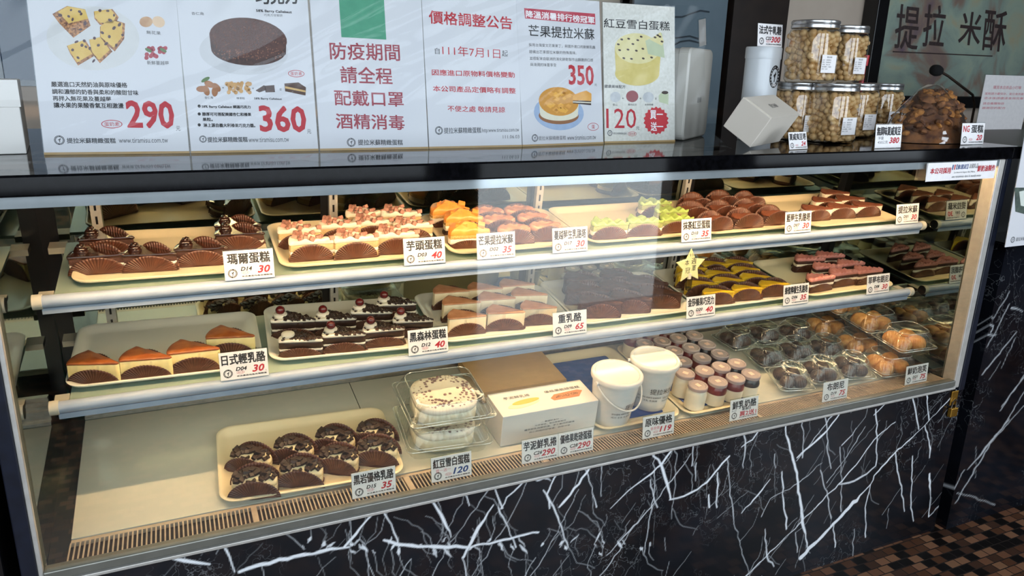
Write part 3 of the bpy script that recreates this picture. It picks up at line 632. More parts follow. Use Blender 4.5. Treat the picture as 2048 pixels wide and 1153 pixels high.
def layers(root, pts, spec, rng):
    for nm, m, z0, z1 in spec:
        b = MB(); slab(b, pts, z0, z1, rng); b.build(nm, m, root, smooth=50)
def inside(pts, x, y):
    c = False; n = len(pts)
    for i in range(n):
        a, q = pts[i], pts[i-1]
        if (a[1] > y) != (q[1] > y) and x < (q[0]-a[0])*(y-a[1])/(q[1]-a[1])+a[0]: c = not c
    return c
def scatter(pts, n, rng, z, mind=.006, e=.004):
    q = inset(pts, e); out = []; xs_ = [p[0] for p in pts]; ys = [p[1] for p in pts]; t = 0
    while len(out) < n and t < 4000:
        t += 1; x, y = rng.uniform(min(xs_), max(xs_)), rng.uniform(min(ys), max(ys))
        if inside(q, x, y) and all((x-a)**2+(y-b_)**2 > mind**2 for a, b_, _ in out): out.append((x, y, z(x, y) if callable(z) else z))
    return out
def make_slice(kind):
    rng = random.Random(kind)
    def base(name, L, w, spec): r = slice_root(name); p = wedge(L, w); layers(r, p, spec, rng); return r, p
    def top(nm, m, p, z, h, fn, grow=.001, sm=80): b = MB(); cap(b, p, z, h, fn, rng, grow=grow); b.build(nm, m, r, smooth=sm)
    if kind == 'rosette_slice':
        r, p = base('chocolate_cake_slice', .092, .052, [('sponge', CHOC, .001, .014), ('cream_filling', CREAM, .014, .019), ('sponge', CHOC, .019, .031)])
        top('chocolate_glaze', GLAZE, p, .030, .0055, lambda x, y, s: .0002*math.sin(200*x), .0022, 60)
        rosette(r, -.026, .024, .035, GLAZE, .0125); paper_cup(.092, .052, .047, .033, r, flare=.002, Hb=.047, pts=p)
    elif kind == 'taro':
        r, p = base('taro_cake_slice', .090, .046, [('sponge', TSP, .001, .014), ('cream_filling', CREAM, .014, .021), ('sponge', TSP, .021, .035)])
        fn = bumpy(.0055, 130, rng); top('whipped_cream', CREAM, p, .035, .010, fn)
        bits('taro_cubes', r, TARO, scatter(p, 12, rng, lambda x, y: .0485+fn(x, y, .5)*.8, .010), .0092, rng, .8); paper_cup(.09, .046, .045, .036, r, pts=p)
    elif kind == 'matcha':
        r, p = base('matcha_cake_slice', .094, .044, [('sponge', CHOCD, .001, .010), ('cream_filling', CREAM, .010, .020), ('sponge', GSP, .020, .033)])
        top('matcha_cream', GREEN, p, .033, .007, lambda x, y, s: .0042*math.sin(x*250+1)+.0008*math.sin(y*400)); paper_cup(.094, .044, .047, .032, r, pts=p)
    elif kind == 'brownie_slice':
        r, p = base('strawberry_brownie_slice', .098, .040, [('brownie_base', CHOC, .001, .018), ('cream_filling', CREAM, .018, .025), ('sponge', CHOC, .025, .034)])
        top('strawberry_cream', PINK, p, .034, .0085, lambda x, y, s: .0062*(abs((x*78) % 1-.5)*2)**1.5-.002); paper_cup(.098, .040, .046, .025, r, pts=p)
    elif kind == 'tiramisu':
        r, p = base('tiramisu_slice', .096, .044, [('sponge', CHOC, .001, .011), ('cream_filling', CREAM, .011, .030)])
        top('cocoa_top', COCOA, p, .030, .0045, bumpy(.0008, 200, rng), .0005, 60); paper_cup(.096, .044, .047, .033, r, pts=p)
    elif kind == 'light_cheese':
        r, p = base('light_cheesecake_slice', .092, .054, [('cheesecake', CHEESE, .001, .043)])
        top('browned_top', BROWNT, p, .042, .0045, lambda x, y, s: .003*(1-s)+.0004*math.sin(300*x), .0004, 60); paper_cup(.092, .054, .047, .034, r, Hb=.047, pts=p)
    elif kind == 'heavy_cheese':
        r, p = base('heavy_cheesecake_slice', .090, .048, [('crust', COCOA, .001, .007), ('cheesecake', PALEC, .007, .042)])
        top('baked_top', ROSYT, p, .042, .003, lambda x, y, s: .0012*(1-s), .0004, 60); paper_cup(.09, .048, .046, .031, r, Hb=.046, pts=p)
    elif kind in ('forest', 'forest_plain'):
        r, p = base('black_forest_slice', .090, .046, [('sponge', CHOCD, .001, .016), ('cream_filling', CREAM, .016, .021), ('sponge', CHOCD, .021, .036)])
        fn = bumpy(.0020, 160, rng); top('whipped_cream', CREAM, p, .036, .006, fn)
        pl = [q for q in scatter(p, 120, rng, lambda x, y: .0428+fn(x, y, .5), .0026, .0006) if q[0] > -.018 or rng.random() < .15]
        bits('chocolate_shavings', r, CHOCD, pl, .0075, rng, .3)
        top('cream_dollop', CREAM, [(-.026+.013*math.cos(t), .022+.013*math.sin(t)) for t in [2*math.pi*k/18 for k in range(18)]], .039, .008, lambda x, y, s: .004*(1-s))
        if kind == 'forest':
            b = MB(); b.ball((-.026, .022, .055), .0098, seg=14, rows=9); b.build('cherry', CHERRY, r, smooth=True)
        paper_cup(.09, .046, .046, .024, r, pts=p)
    elif kind == 'dark_slice':
        r, p = base('dark_chocolate_slice', .108, .054, [('sponge', CHOC, .001, .032)])
        top('chocolate_top', mat('dark_cocoa_top', '#3c2218', '#4c2c20', 120, .7, bump=.3), p, .032, .008, bumpy(.0015, 120, rng), .0015, 60); paper_cup(.108, .054, .053, .039, r, Hb=.047, flare=.002, pts=p)
    elif kind == 'dark_tart':
        r = slice_root('blueberry_cheese_tart'); p = lens(.088, .040); layers(r, p, [('tart_base', CHOC, .001, .022)], rng)
        top('tart_filling', COCOA, inset(p, .004), .022, .007, bumpy(.002, 150, rng), sm=70); paper_cup(.088, .040, .048, .042, r, flare=.007, mode='lens', pts=p)
    elif kind == 'lemon_tart':
        r, p = base('lemon_cheese_tart', .094, .036, [('cheese_filling', LEMON, .001, .030)])
        top('lemon_curd', LEMON, p, .030, .0045, bumpy(.0007, 120, rng), .0005, 60); paper_cup(.094, .036, .049, .037, r, Hb=.045, flare=.002, pts=p)
    elif kind == 'orange_tart':
        r = slice_root('cheese_tart'); p = lens(.086, .042); layers(r, p, [('tart_base', CHOC, .001, .024)], rng)
        top('cream_topping', mat('apricot_cream', '#b57a58', '#cc9270', 60, .6), inset(p, .003), .023, .012, bumpy(.004, 130, rng), sm=70); paper_cup(.086, .042, .047, .039, r, flare=.004, mode='lens', pts=p)
    elif kind == 'mango':
        r, p = base('mango_tiramisu_slice', .094, .056, [('sponge', CHOCD, .001, .010), ('cream_filling', CREAM, .010, .022), ('sponge', YSP, .022, .030)])
        fn = lambda x, y, s: .020*(1-s)+.002*math.sin(160*x)*math.cos(150*y); top('mango_topping', MANGO, p, .030, .011, fn, .0, 40)
        bits('mango_chunks', r, MANGO, scatter(p, 5, rng, lambda x, y: .050, .014, .016), .014, rng, .8); paper_cup(.094, .056, .045, .020, r, Hb=.052, pts=p)
    elif kind == 'chunk_tart':
        r = slice_root('chocolate_chunk_tart'); p = lens(.086, .046); layers(r, p, [('cheese_filling', VAN, .002, .020)], rng)
        fn = lambda x, y, s: .022*(1-s)**.8*.8; top('vanilla_cream', VAN, inset(p, .001), .019, .012, fn, sm=70)
        def zz(x, y):
            s = math.hypot(x/.043, (y-.023)/.023); return .033+.019*(1-min(1, s))**.8
        bits('chocolate_chunks', r, OREO, scatter(p, 30, rng, zz, .0080, .004), .0135, rng, .5); paper_cup(.086, .046, .049, .043, r, flare=.003, Hb=.048, mode='lens', pts=p)
    return Kind(r)
ORD = ['first', 'second', 'third', 'fourth', 'fifth', 'sixth', 'seventh']
def row_words(k, n): return ORD[k]+' from the left' if n > 1 else 'alone'
def set_slices(kind, level, data, desc, cat, group, alt=None, scale=1):
    """data: {row phrase: [(x, d, yaw), ...]}"""
    K = make_slice(kind); A = make_slice(alt) if alt else None; rr = random.Random(kind+'p')
    for row, lst in data.items():
        for i, q in enumerate(lst):
            k = A if (A and len(q) > 3) else K
            lab = (q[3] if (A and len(q) > 3) else desc)+', '+row_words(i, len(lst))+' in the '+row
            o = k.get(lab, group, cat)
            place(o, level, q[0]+rr.uniform(-.002, .002), q[1]+rr.uniform(-.004, .004), q[2]-2+rr.uniform(-4, 4), TF, scale=.95*scale*rr.uniform(.97, 1.03))
F_, B_, M_ = 'front row', 'back row', 'middle row'
set_slices('rosette_slice', 'upper', {F_: [(.108,.092,-2),(.192,.088,-2),(.276,.094,-3)], B_: [(.122,.178,-2),(.350,.160,1),(.352,.212,-1)]}, 'glossy chocolate cake slice with a rosette', 'cake slice', 'chocolate rosette slices on the upper shelf')
set_slices('taro', 'upper', {F_: [(.474,.078,-1),(.556,.076,-1),(.640,.080,-1)], 'second row': [(.462,.145,0),(.544,.152,0),(.614,.160,-3),(.690,.132,-1)], B_: [(.612,.216,-2),(.684,.200,0)]}, 'white cream cake slice with taro cubes', 'cake slice', 'taro slices on the upper shelf')
set_slices('mango', 'upper', {F_: [(.800,.085,-2)], B_: [(.815,.160,-2),(.80,.212,0)]}, 'orange mango tiramisu slice', 'cake slice', 'mango tiramisu slices')
set_slices('orange_tart', 'upper', {F_: [(.905,.080,-4),(.985,.085,-3)], M_: [(.895,.140,-4),(.980,.145,-4)], B_: [(.89,.196,0),(.97,.200,-3)]}, 'apricot cream tart in brown paper', 'tart', 'cheese tarts beside the mango slices')
set_slices('matcha', 'upper', {F_: [(1.133,.070,0),(1.228,.070,0),(1.322,.074,-1)], B_: [(1.345,.132,-1),(1.335,.186,0)]}, 'green topped matcha cake slice', 'cake slice', 'matcha slices')
set_slices('dark_tart', 'upper', {F_: [(1.440,.072,3),(1.535,.074,-3),(1.630,.078,2)], M_: [(1.425,.140,-8),(1.515,.135,-4),(1.610,.140,4)], B_: [(1.480,.200,-3),(1.570,.205,0),(1.650,.196,6)]}, 'dark brown tart in a pleated paper cup', 'tart', 'dark paper cup tarts')
set_slices('tiramisu', 'upper', {F_: [(1.775,.085,-1),(1.868,.085,-1),(1.963,.082,1)], M_: [(1.865,.140,-2),(1.955,.142,0)], B_: [(1.955,.196,-4)]}, 'cocoa dusted tiramisu slice in brown paper', 'cake slice', 'tiramisu slices')
set_slices('light_cheese', 'middle', {F_: [(.082,.058,-8),(.166,.055,-2),(.248,.056,-1)], B_: [(.312,.094,-5)]}, 'yellow cheesecake slice with a browned top', 'cake slice', 'light cheesecake slices')
set_slices('forest', 'middle', {F_: [(.440,.060,-12,'black forest slice without a cherry'),(.523,.060,-6),(.604,.060,-3),(.672,.090,-4)], B_: [(.436,.140,-9),(.520,.136,-8),(.598,.146,-8),(.660,.168,-8)]}, 'black forest slice topped with a cherry', 'cake slice', 'black forest slices', alt='forest_plain')
set_slices('heavy_cheese', 'middle', {F_: [(.790,.065,-3),(.876,.070,-3),(.962,.072,-2)], M_: [(.800,.130,-6),(.886,.132,-4),(.970,.136,-4)], B_: [(.800,.194,-4),(.882,.196,-4),(.964,.196,-3)]}, 'pale heavy cheesecake slice in brown paper', 'cake slice', 'heavy cheesecake slices')
set_slices('dark_slice', 'middle', {F_: [(1.118,.066,-10),(1.205,.072,-12),(1.296,.080,-10)], M_: [(1.120,.134,-12),(1.210,.140,-14),(1.300,.142,-12)], B_: [(1.150,.196,-10),(1.250,.200,-10)]}, 'dark chocolate slice in brown paper', 'cake slice', 'dark chocolate slices')
set_slices('lemon_tart', 'middle', {F_: [(1.455,.060,-4),(1.548,.062,-3),(1.640,.068,-2)], 'second row': [(1.440,.112,-6),(1.530,.116,-5),(1.622,.118,-5)], 'third row': [(1.450,.162,-5),(1.540,.166,-5),(1.630,.168,-4)], B_: [(1.480,.210,-4),(1.560,.214,-4),(1.640,.212,-4)]}, 'yellow lemon tart in brown paper', 'tart', 'lemon tarts')
set_slices('brownie_slice', 'middle', {F_: [(1.800,.062,1),(1.893,.070,0),(1.985,.068,0)], M_: [(1.880,.122,-2),(1.975,.124,-1)], B_: [(1.870,.176,-4),(1.955,.188,-4)]}, 'brownie slice with wavy pink cream', 'cake slice', 'strawberry brownie slices')
set_slices('chunk_tart', 'deck', {F_: [(.322,.006,-11),(.404,.014,-20),(.476,.028,-30),(.556,.026,-20)], B_: [(.320,.078,-27),(.400,.086,-26),(.478,.090,-34),(.560,.092,-32)]}, 'paper cup tart heaped with chocolate chunks', 'tart', 'chocolate chunk tarts')

# ------------------------------------------------------------------ clear containers, jars, pails and cartons on the deck
PLAST = clear('clear_plastic', '#f4f6f5', 1.3, .005, .10, bump=.12, bscale=60, haze=.012)
def frr(w, d, r, z, amp, n=9, per=150):
    """rounded rectangle with fluted sides"""
    pts = resample(rrect(w, d, r, 5), .0024); c = (0, 0); out = []; acc = 0
    for i, p in enumerate(pts):
        L = math.hypot(*p); k = 1+(amp if i % 4 < 2 else -amp)/L; out.append((p[0]*k, p[1]*k, z))
    return out
EDGE = clear('plastic_edge', '#f0f2f0', 3.0, .12, .08, haze=.22)
def clamshell(root, w, d, hb, hl, fl=.0006):
    b = MB(); n0 = None
    def same(rings):
        m = min(len(r) for r in rings); return [[r[int(i*len(r)/m)] for i in range(m)] for r in rings]
    def pts(w_, d_, r_, z, amp):
        q = rrect(w_, d_, r_, 6); N_ = 160; per = []; tot = 0
        L = [math.hypot(q[(i+1) % len(q)][0]-q[i][0], q[(i+1) % len(q)][1]-q[i][1]) for i in range(len(q))]; T_ = sum(L); out = []; i = 0; a = 0
        for k in range(N_):
            t = T_*k/N_
            while a+L[i] < t: a += L[i]; i += 1
            u = (t-a)/L[i]; p, e = q[i], q[(i+1) % len(q)]; x, y = p[0]+(e[0]-p[0])*u, p[1]+(e[1]-p[1])*u
            D = math.hypot(x, y); s = 1+(amp if k % 4 < 2 else -amp)/D; out.append((x*s, y*s, z))
        return out
    b.loft([pts(w-.030, d-.030, .016, 0, 0), pts(w-.022, d-.022, .018, .004, fl), pts(w-.012, d-.012, .02, hb-.003, fl), pts(w-.010, d-.010, .02, hb, 0), pts(w, d, .012, hb, 0), pts(w, d, .012, hb+.0015, 0)], 0, True, False)
    b.build('base', PLAST, root, smooth=30)
    b = MB(); z = hb+.0018
    b.loft([pts(w, d, .012, z, 0), pts(w, d, .012, z+.0012, 0), pts(w-.012, d-.012, .02, z+.0016, 0), pts(w-.014, d-.014, .02, z+.004, fl), pts(w-.030, d-.030, .022, z+hl-.008, fl), pts(w-.040, d-.040, .022, z+hl-.001, 0), pts(w-.052, d-.052, .02, z+hl, 0), pts(w-.060, d-.060, .02, z+hl-.002, 0)], 0, False, True)
    for ww, dd, rr, zz, t_ in ((w-.0015, d-.0015, .012, z+.0008, .0011), (w-.040, d-.040, .022, z+hl-.001, .0009), (w-.013, d-.013, .02, z+.003, .0007)):
        p_ = [(x, y, zz) for x, y in rrect(ww, dd, rr, 5)]; n_ = len(p_)
        vs = []; 
        for i, q in enumerate(p_):
            L = math.hypot(q[0], q[1]); ox, oy = q[0]/L, q[1]/L
            vs += [(q[0]+ox*t_*math.cos(a), q[1]+oy*t_*math.cos(a), zz+t_*math.sin(a)) for a in (0, 1.57, 3.14, 4.71)]
        b.add(vs, [(i*4+k, ((i+1) % n_)*4+k, ((i+1) % n_)*4+(k+1) % 4, i*4+(k+1) % 4) for i in range(n_) for k in range(4)], 1)
    b.build('lid', [PLAST, EDGE], root, smooth=30)
def snow_cake(label):
    r = empty('snow_cake', label, 'cake', 'red bean snow cakes'); rng = random.Random(5)
    pts = rrect(.130, .126, .045, 8); b = MB(); slab(b, pts, .001, .030, rng, .003); b.build('cake_body', mat('pale_sponge', '#e6dcc2', '#eee6d0', 80, .7), r, smooth=60)
    b = MB(); cap(b, pts, .030, .014, lambda x, y, s: .006*(1-s*s)+.001*math.sin(90*x), rng); b.build('white_cream', CREAM, r, smooth=80)
    pl = [q for q in scatter(pts, 150, rng, lambda x, y: .0440+.006*max(0, 1-(x*x+y*y)/.0035), .006, .004) if math.hypot(q[0], q[1]) > .036 or rng.random() < .2]
    bb = MB()
    for x, y, z in pl: bb.ball((x, y, z), .0040, seg=6, rows=4, sz=.6)
    bb.build('red_beans', mat('red_bean', '#6a4a50', '#86666a', 90, .5), r, smooth=True); return r
for i, h in enumerate((0.0, .0628)):
    where = 'upper' if i else 'lower'
    c = empty('clear_cake_box', where+' clear plastic cake box of the two stacked beside the white carton', 'cake box', 'stacked clear cake boxes'); clamshell(c, .182, .175, .026, .034)
    place(c, 'deck', .716, .098, -5+3*i, h+.001)
    k = snow_cake('white cream cake with red beans inside the '+where+' clear stacked box'); place(k, 'deck', .716, .098, -5+3*i, h+.0035)
# white carton with printed pastry pictures
c = empty('pastry_carton', 'white pastry carton printed with a cream roll and a fruit loaf', 'carton'); place(c, 'deck', .937, .0665, 0, .001)
CARTON = mat('white_carton', '#d9d4ce', '#dedad4', 6, .45)
b = MB(); b.box(-.115, .115, -.0445, .0445, 0, .076); b.build('carton_body', CARTON, c, bevel=.0012)
def rot_top(o, z): o.rotation_euler = (math.radians(-90), 0, 0); o.location = (0, 0, z); return o
its = [boxed('芋泥鮮乳捲', -.088, -.026, .012, .022), boxed('優格果乾磅蛋糕', .010, .098, .012, .022)]
ot = lettering('lettering', its, c, INK); ot.rotation_euler = (math.radians(-90), 0, 0); ot.location = (0, 0, .0765)
for p_ in ot.data.vertices: pass
its = [boxed('— 嚴選好食材 —', -.024, .028, .044, .048), boxed('天然食材，每日新鮮製作', -.038, .038, .037, .041), boxed('優質鮮乳與鮮奶油，手工製作的美味', -.062, .060, .0295, .034), boxed('用心烘焙的好味道，與您分享', -.05, .05, .022, .026)]
lettering('lettering', its, c, GREY_INK).location = (0, -.0448, 0)
def topdisc(b, pts, z, m): b.loft([[(x, y, z) for x, y in pts], [(x, y, z+.0002) for x, y in pts]], m)
b = MB(); ct = lambda cx, cy, a, bb, rot, n=24: [(cx+a*math.cos(t)*math.cos(rot)-bb*math.sin(t)*math.sin(rot), cy+a*math.cos(t)*math.sin(rot)+bb*math.sin(t)*math.cos(rot)) for t in [2*math.pi*k/n for k in range(n)]]
topdisc(b, ct(-.052, -.012, .040, .011, .15), .0762, 0); topdisc(b, ct(-.044, -.004, .034, .008, .12), .0764, 1)
topdisc(b, [(.018, -.018), (.080, -.018), (.098, .002), (.088, .008), (.028, .004), (.014, -.008)], .0762, 2); topdisc(b, [(.026, -.010), (.080, -.010), (.088, .000), (.032, -.002)], .0764, 3)
b.build('printed_picture', [mat('print_cream', '#e2cfae'), mat('print_yellow', '#d6b050'), mat('print_loaf', '#b8784a'), mat('print_crust', '#5c3220', '#c98e58', 260)], c)
# flat kraft box behind it
KRAFT = mat('kraft_board', '#c19a62', '#c9a46c', 8, .55)
b = MB(); b.box(-.108, .108, -.083, .083, 0, .030); o = b.build('kraft_box', KRAFT, bevel=.0015); tag(o, 'flat plain tan cardboard box lying behind the white carton', 'box'); place(o, 'deck', .953, .268, 0, .001)
b = MB(); b.box(-.109, .109, -.084, .084, .022, .0312); b.build('lid', KRAFT, o)
# yogurt pails
PAIL = mat('white_pail_plastic', '#cfcecb', '#d5d4d1', 6, .16, sss=.05)
def pail(label, x, d, yaw, handle):
    r = empty('yogurt_pail', label, 'pail', 'white yogurt pails'); h = .118; r0, r1 = .043, .054
    b = MB(); b.lathe([(r0-.003, 0), (r0, .002), (r0+.002, .02), (r1-.001, h-.012), (r1-.001, h-.010), (r1+.002, h-.009), (r1+.002, h-.003), (r1-.002, h-.002)], 40); b.build('bucket', PAIL, r, smooth=50)
    b = MB(); b.lathe([(r1+.002, h-.006), (r1+.0045, h-.005), (r1+.0045, h+.003), (r1+.002, h+.0055), (r1-.003, h+.0055), (r1-.005, h+.003), (.01, h+.003)], 40); b.build('lid', PAIL, r, smooth=50)
    b = MB(); hp = []
    for k in range(25):
        t = math.pi*k/24; hp.append(((r1+.006)*math.cos(t), -(r1+.008)*math.sin(t)*handle[0], h-.008-.052*math.sin(t)*handle[1]))
    b.tube(hp, .0022, 8); b.build('handle', PAIL, r, smooth=True)
    for s in (-1, 1):
        b = MB(); b.tube([(s*(r1-.002), 0, h-.008), (s*(r1+.009), 0, h-.008)], .0055, 12); b.build('handle_pivot', PAIL, r, smooth=True)
    # printing wrapped round the bucket
    def wrap(items, m, nm):
        o = lettering(nm, items, r, m, eps=0)
        v = np.empty(len(o.data.vertices)*3); o.data.vertices.foreach_get('co', v); v = v.reshape(-1, 3)
        rad = r0+.002+(r1-r0)*np.clip(v[:, 2]-.02, 0, 1)/(h-.032)+.0005-v[:, 1]*0; th = v[:, 0]/(r1-.003)
        o.data.vertices.foreach_set('co', np.stack([rad*np.sin(th), -rad*np.cos(th), v[:, 2]], 1).ravel())
    wrap([boxed('提拉米酥', -.010, .052, .052, .068)], INK, 'lettering')
    wrap([boxed('原味優格 純鮮乳發酵製成', -.04, .02, .040, .045), boxed('保存期限 冷藏十四天', .026, .05, .038, .044), boxed('成分 生乳 乳酸菌', -.04, .012, .031, .036), boxed('提拉米酥精緻蛋糕', .026, .05, .030, .034)], GREY_INK, 'small_print')
    place(r, 'deck', x, d, yaw, TF+.0012); return r
pail('white yogurt pail with its handle hanging in front, behind the C28 tag', 1.103, .042, 12, (1, 1))
pail('taller looking white yogurt pail nearest the pudding jars', 1.226, .075, -24, (-1, 1))
# pudding jars
JGL = clear('jar_glass', '#f4f8f6', 1.0, .02, .03); PUD = mat('milk_pudding', '#e6dcc6', '#ece4d0', 30, .3, coat=.3); JLID = mat('frosted_lid', '#bfb0b0', '#cabcbc', 30, .22, trans=.38); STK = mat('pink_sticker', '#d8b5a6', '#dcbcae', 30, .5)
JR = mat('berry_jam', '#5e1a1e', '#73262a', 30, .3, coat=.3); JK = mat('sesame_layer', '#1c1b20', '#26252b', 30, .3, coat=.3)
def jar_kind(jam):
    r = empty('pudding_jar'); R_ = .0245
    prof = [(R_-.004, 0), (R_, .003), (R_, .040), (R_-.002, .047), (.0195, .054), (.0195, .058)]
    b = MB()
    if jam: b.lathe([(R_-.004, 0), (R_, .003), (R_, .034)], 28); b.build('pudding', PUD, r, smooth=50); b = MB(); b.lathe([(R_+.0002, .034), (R_+.0002, .0405), (R_-.0018, .047), (.0197, .052)], 28); b.build('jam_layer', jam, r, smooth=50)
    else: b.lathe(prof[:-1], 28); b.build('pudding', PUD, r, smooth=50)
    b = MB(); b.lathe([(.0215, .0525), (.0235, .0535), (.0235, .0605), (.022, .062), (.019, .062), (.0175, .0605), (.002, .0605)], 32); l = b.build('lid', JLID, r, smooth=40)
    b = MB(); b.box(-.0065, .0065, -.0055, .0055, .0606, .0612, 0, Matrix.Rotation(.4+len(_M) % 3, 4, 'Z')); b.build('sticker', STK, l)
    return Kind(r)
KJ = {'red': jar_kind(JR), 'black': jar_kind(JK), 'plain': jar_kind(None)}
nmk = {'red': 'milk pudding jar with dark red jam under its lid', 'black': 'milk pudding jar with black sesame layer', 'plain': 'plain white milk pudding jar'}
rows = [('front row', [(1.326,.026,'plain'),(1.386,.028,'red'),(1.441,.030,'red'),(1.492,.034,'black')]), ('second row', [(1.330,.082,'plain'),(1.386,.080,'red'),(1.440,.084,'red'),(1.492,.088,'black')]),
        ('third row', [(1.360,.134,'red'),(1.420,.136,'red'),(1.480,.140,'black')]), ('fourth row', [(1.318,.186,'red'),(1.370,.186,'red'),(1.424,.188,'red'),(1.478,.192,'black')]),
        ('fifth row', [(1.315,.238,'red'),(1.368,.238,'red'),(1.422,.242,'red'),(1.476,.244,'black')]), ('back row', [(1.315,.290,'red'),(1.367,.290,'red'),(1.420,.294,'red'),(1.474,.294,'black')])]
for rn, lst in rows:
    for i, (x, d, k) in enumerate(lst):
        o = KJ[k].get(nmk[k]+', '+ORD[i]+' from left in '+rn, 'pudding jars on the blue lined tray', 'jar'); place(o, 'deck', x, d, random.Random(x*d).uniform(-60, 60), TF+.0012)
# brownie balls and cream puffs in clear boxes
def brownie():
    b = MB(); b.ball((0, 0, .0175), .0188, seg=16, rows=9, sz=.9); o = b.build('round_brownie', mat('brownie_crust', '#2c1811', '#3d241a', 160, .5, bump=.4, bscale=220), smooth=True); return Kind(o)
def puff():
    rng = random.Random(3); b = MB(); fn = bumpy(.0025, 110, rng)
    rings = []
    for k in range(11):
        a = .15+(math.pi-.3)*k/10; r = .0275*math.sin(a)**.8
        rings.append([(r*math.cos(t)*(1+.06*math.sin(3*t+k*.3)), r*math.sin(t)*(1+.06*math.cos(4*t)), .022-.024*math.cos(a)*(.9 if a < 1.57 else 1)+fn(r*math.cos(t), r*math.sin(t), 1)*(.6 if k > 3 else .1)) for t in [2*math.pi*i/22 for i in range(22)]])
    b.loft(rings); return Kind(b.build('cream_puff', mat('choux_pastry', '#b8722f', '#dca35c', 70, .55, bump=.3, bscale=200), smooth=True))
KB, KP = brownie(), puff(); ck = empty('clear_food_box'); clamshell(ck, .101, .101, .016, .036); KC = Kind(ck)
ck2 = empty('clear_puff_box'); clamshell(ck2, .138, .112, .018, .042); KC2 = Kind(ck2)
def box_of(x, d, yaw, h, pitch, roundk, KB_, KC_, sp, where, cat, what, scale=1, offs=None):
    c = KC_.get('clear plastic box of '+what+', '+where, 'clear boxes of '+what, 'food box')
    M = frame('deck') @ Matrix.Translation((x, d, h)) @ Matrix.Rotation(math.radians(yaw), 4, 'Z') @ Matrix.Rotation(math.radians(pitch), 4, 'X')
    def put(o, m): loc, q, s = m.decompose(); o.location = loc; o.rotation_euler = q.to_euler(); o.scale = s
    put(c, M)
    for i, (ox, oy) in enumerate(offs or ((-sp, -sp), (sp, -sp), (-sp, sp), (sp, sp))):
        o = KB_.get(what[:-1]+' in the clear box '+where, what+' in the box '+where, cat)
        put(o, M @ Matrix.Translation((ox, oy, .002)) @ Matrix.Rotation(i*1.3+x*7, 4, 'Z') @ Matrix.Scale(scale, 4))
G1 = [(1.640,.262,6,.001,0,'at left of the back row'), (1.744,.266,4,.001,0,'second in the back row'), (1.848,.250,2,.001,0,'third in the back row'),
      (1.660,.156,-6,.001,0,'at left of the middle row'), (1.766,.160,-4,.001,0,'second in the middle row'), (1.866,.150,0,.001,0,'third in the middle row'),
      (1.634,.042,-12,.008,6,'nearest the pudding jars in front'), (1.740,.046,-10,.008,6,'second in front, behind the D19 tag'), (1.844,.040,-12,.010,8,'third in front, beside the puffs')]
for x, d, yaw, h, pi_, wh in G1: box_of(x, d, yaw, h, pi_, 0, KB, KC, .0178, wh, 'brownie', 'round dark brownies')
G2 = [(1.972,.256,0,.001,0,'at left of the back row'), (2.022,.266,-2,.0635,0,'on top at the back right'), (1.982,.142,-2,.001,0,'lower one in the middle'), (2.020,.150,-2,.0635,0,'on top in the middle'), (1.972,.028,-4,.001,0,'in front beside the brownies'), (2.020,.036,-3,.0635,0,'on top in front behind the D21 tag')]
for x, d, yaw, h, pi_, wh in G2: box_of(x, d, yaw, h, pi_, 0, KP, KC2, .026, wh, 'cream puff', 'golden cream puffs', scale=.87, offs=((-.026, -.0178), (.026, -.0178), (-.026, .0178), (.026, .0178)))

# ------------------------------------------------------------------ price tags
TW, TH = .083, .052
TINY = '本店產品均為台灣製造'
def price_tag(label, name, code, price, loc, yaw=0, tilt=-8, tint=None, extra=None, pc=1, code_shear=.25, spaced=False, roll=0, scale=1, name_box=None, mark=True):
    r = empty('price_tag', label, 'price tag', 'price tags', loc)
    r.rotation_euler = (math.radians(tilt), math.radians(roll), math.radians(yaw)); r.scale = (scale,)*3
    b = MB(); b.box(-.001, TW+.001, .0004, .0016, 0, TH+.0015); b.box(-.001, TW+.001, -.0012, .0016, TH+.0016, TH+.0024); b.box(-.001, TW+.001, .0016, .016, 0, .0012); b.build('holder', ACRYL, r)
    b = MB(); b.box(0, TW, -.0004, .0003, .0006, TH); b.build('card', PAPER, r)
    n = len(name); wfull = min(.075, .0145*n+.013) if not spaced else .07
    x0 = (TW-wfull)/2
    if name_box: x0, wfull = name_box
    L = [boxed(name, x0, x0+wfull, .0285, .0475, 0, .0005)]
    if code: L.append(boxed(code, .0270, .0270+.0062*len(code), .0160, .0228, 0, .0003, code_shear))
    lettering('lettering', L, r, [INK], eps=.0006)
    P = []
    if price: P.append(boxed(price, .076-.0105*len(price), .076, .0105, .0235, 0, .0003, .25, .012)); P.append(boxed('元', .0772, .0798, .0095, .0122, 1))
    if extra: P += extra
    lettering('price_lettering', P, r, [RED if pc else BLUE_INK, GREY_INK, ROSE], eps=.0006)
    if mark: b = MB(); emblem(b, .0130, .0125, .0080, 0, -.0006, 1); b.build('emblem', [INK, PAPER], r)
    if not mark: return r
    b = MB(); ringmesh(b, .0345, .0125, .0068, .003, .0005, 0, 20, -.0006); b.build('oval_mark', RED, r)
    lettering('small_print', [boxed('蛋奶素', .0298, .0392, .0112, .0138, 0), boxed(TINY, .0275, .0795, .0048, .0075, 1, .0001)], r, [RED, INK], eps=.0006)
    return r
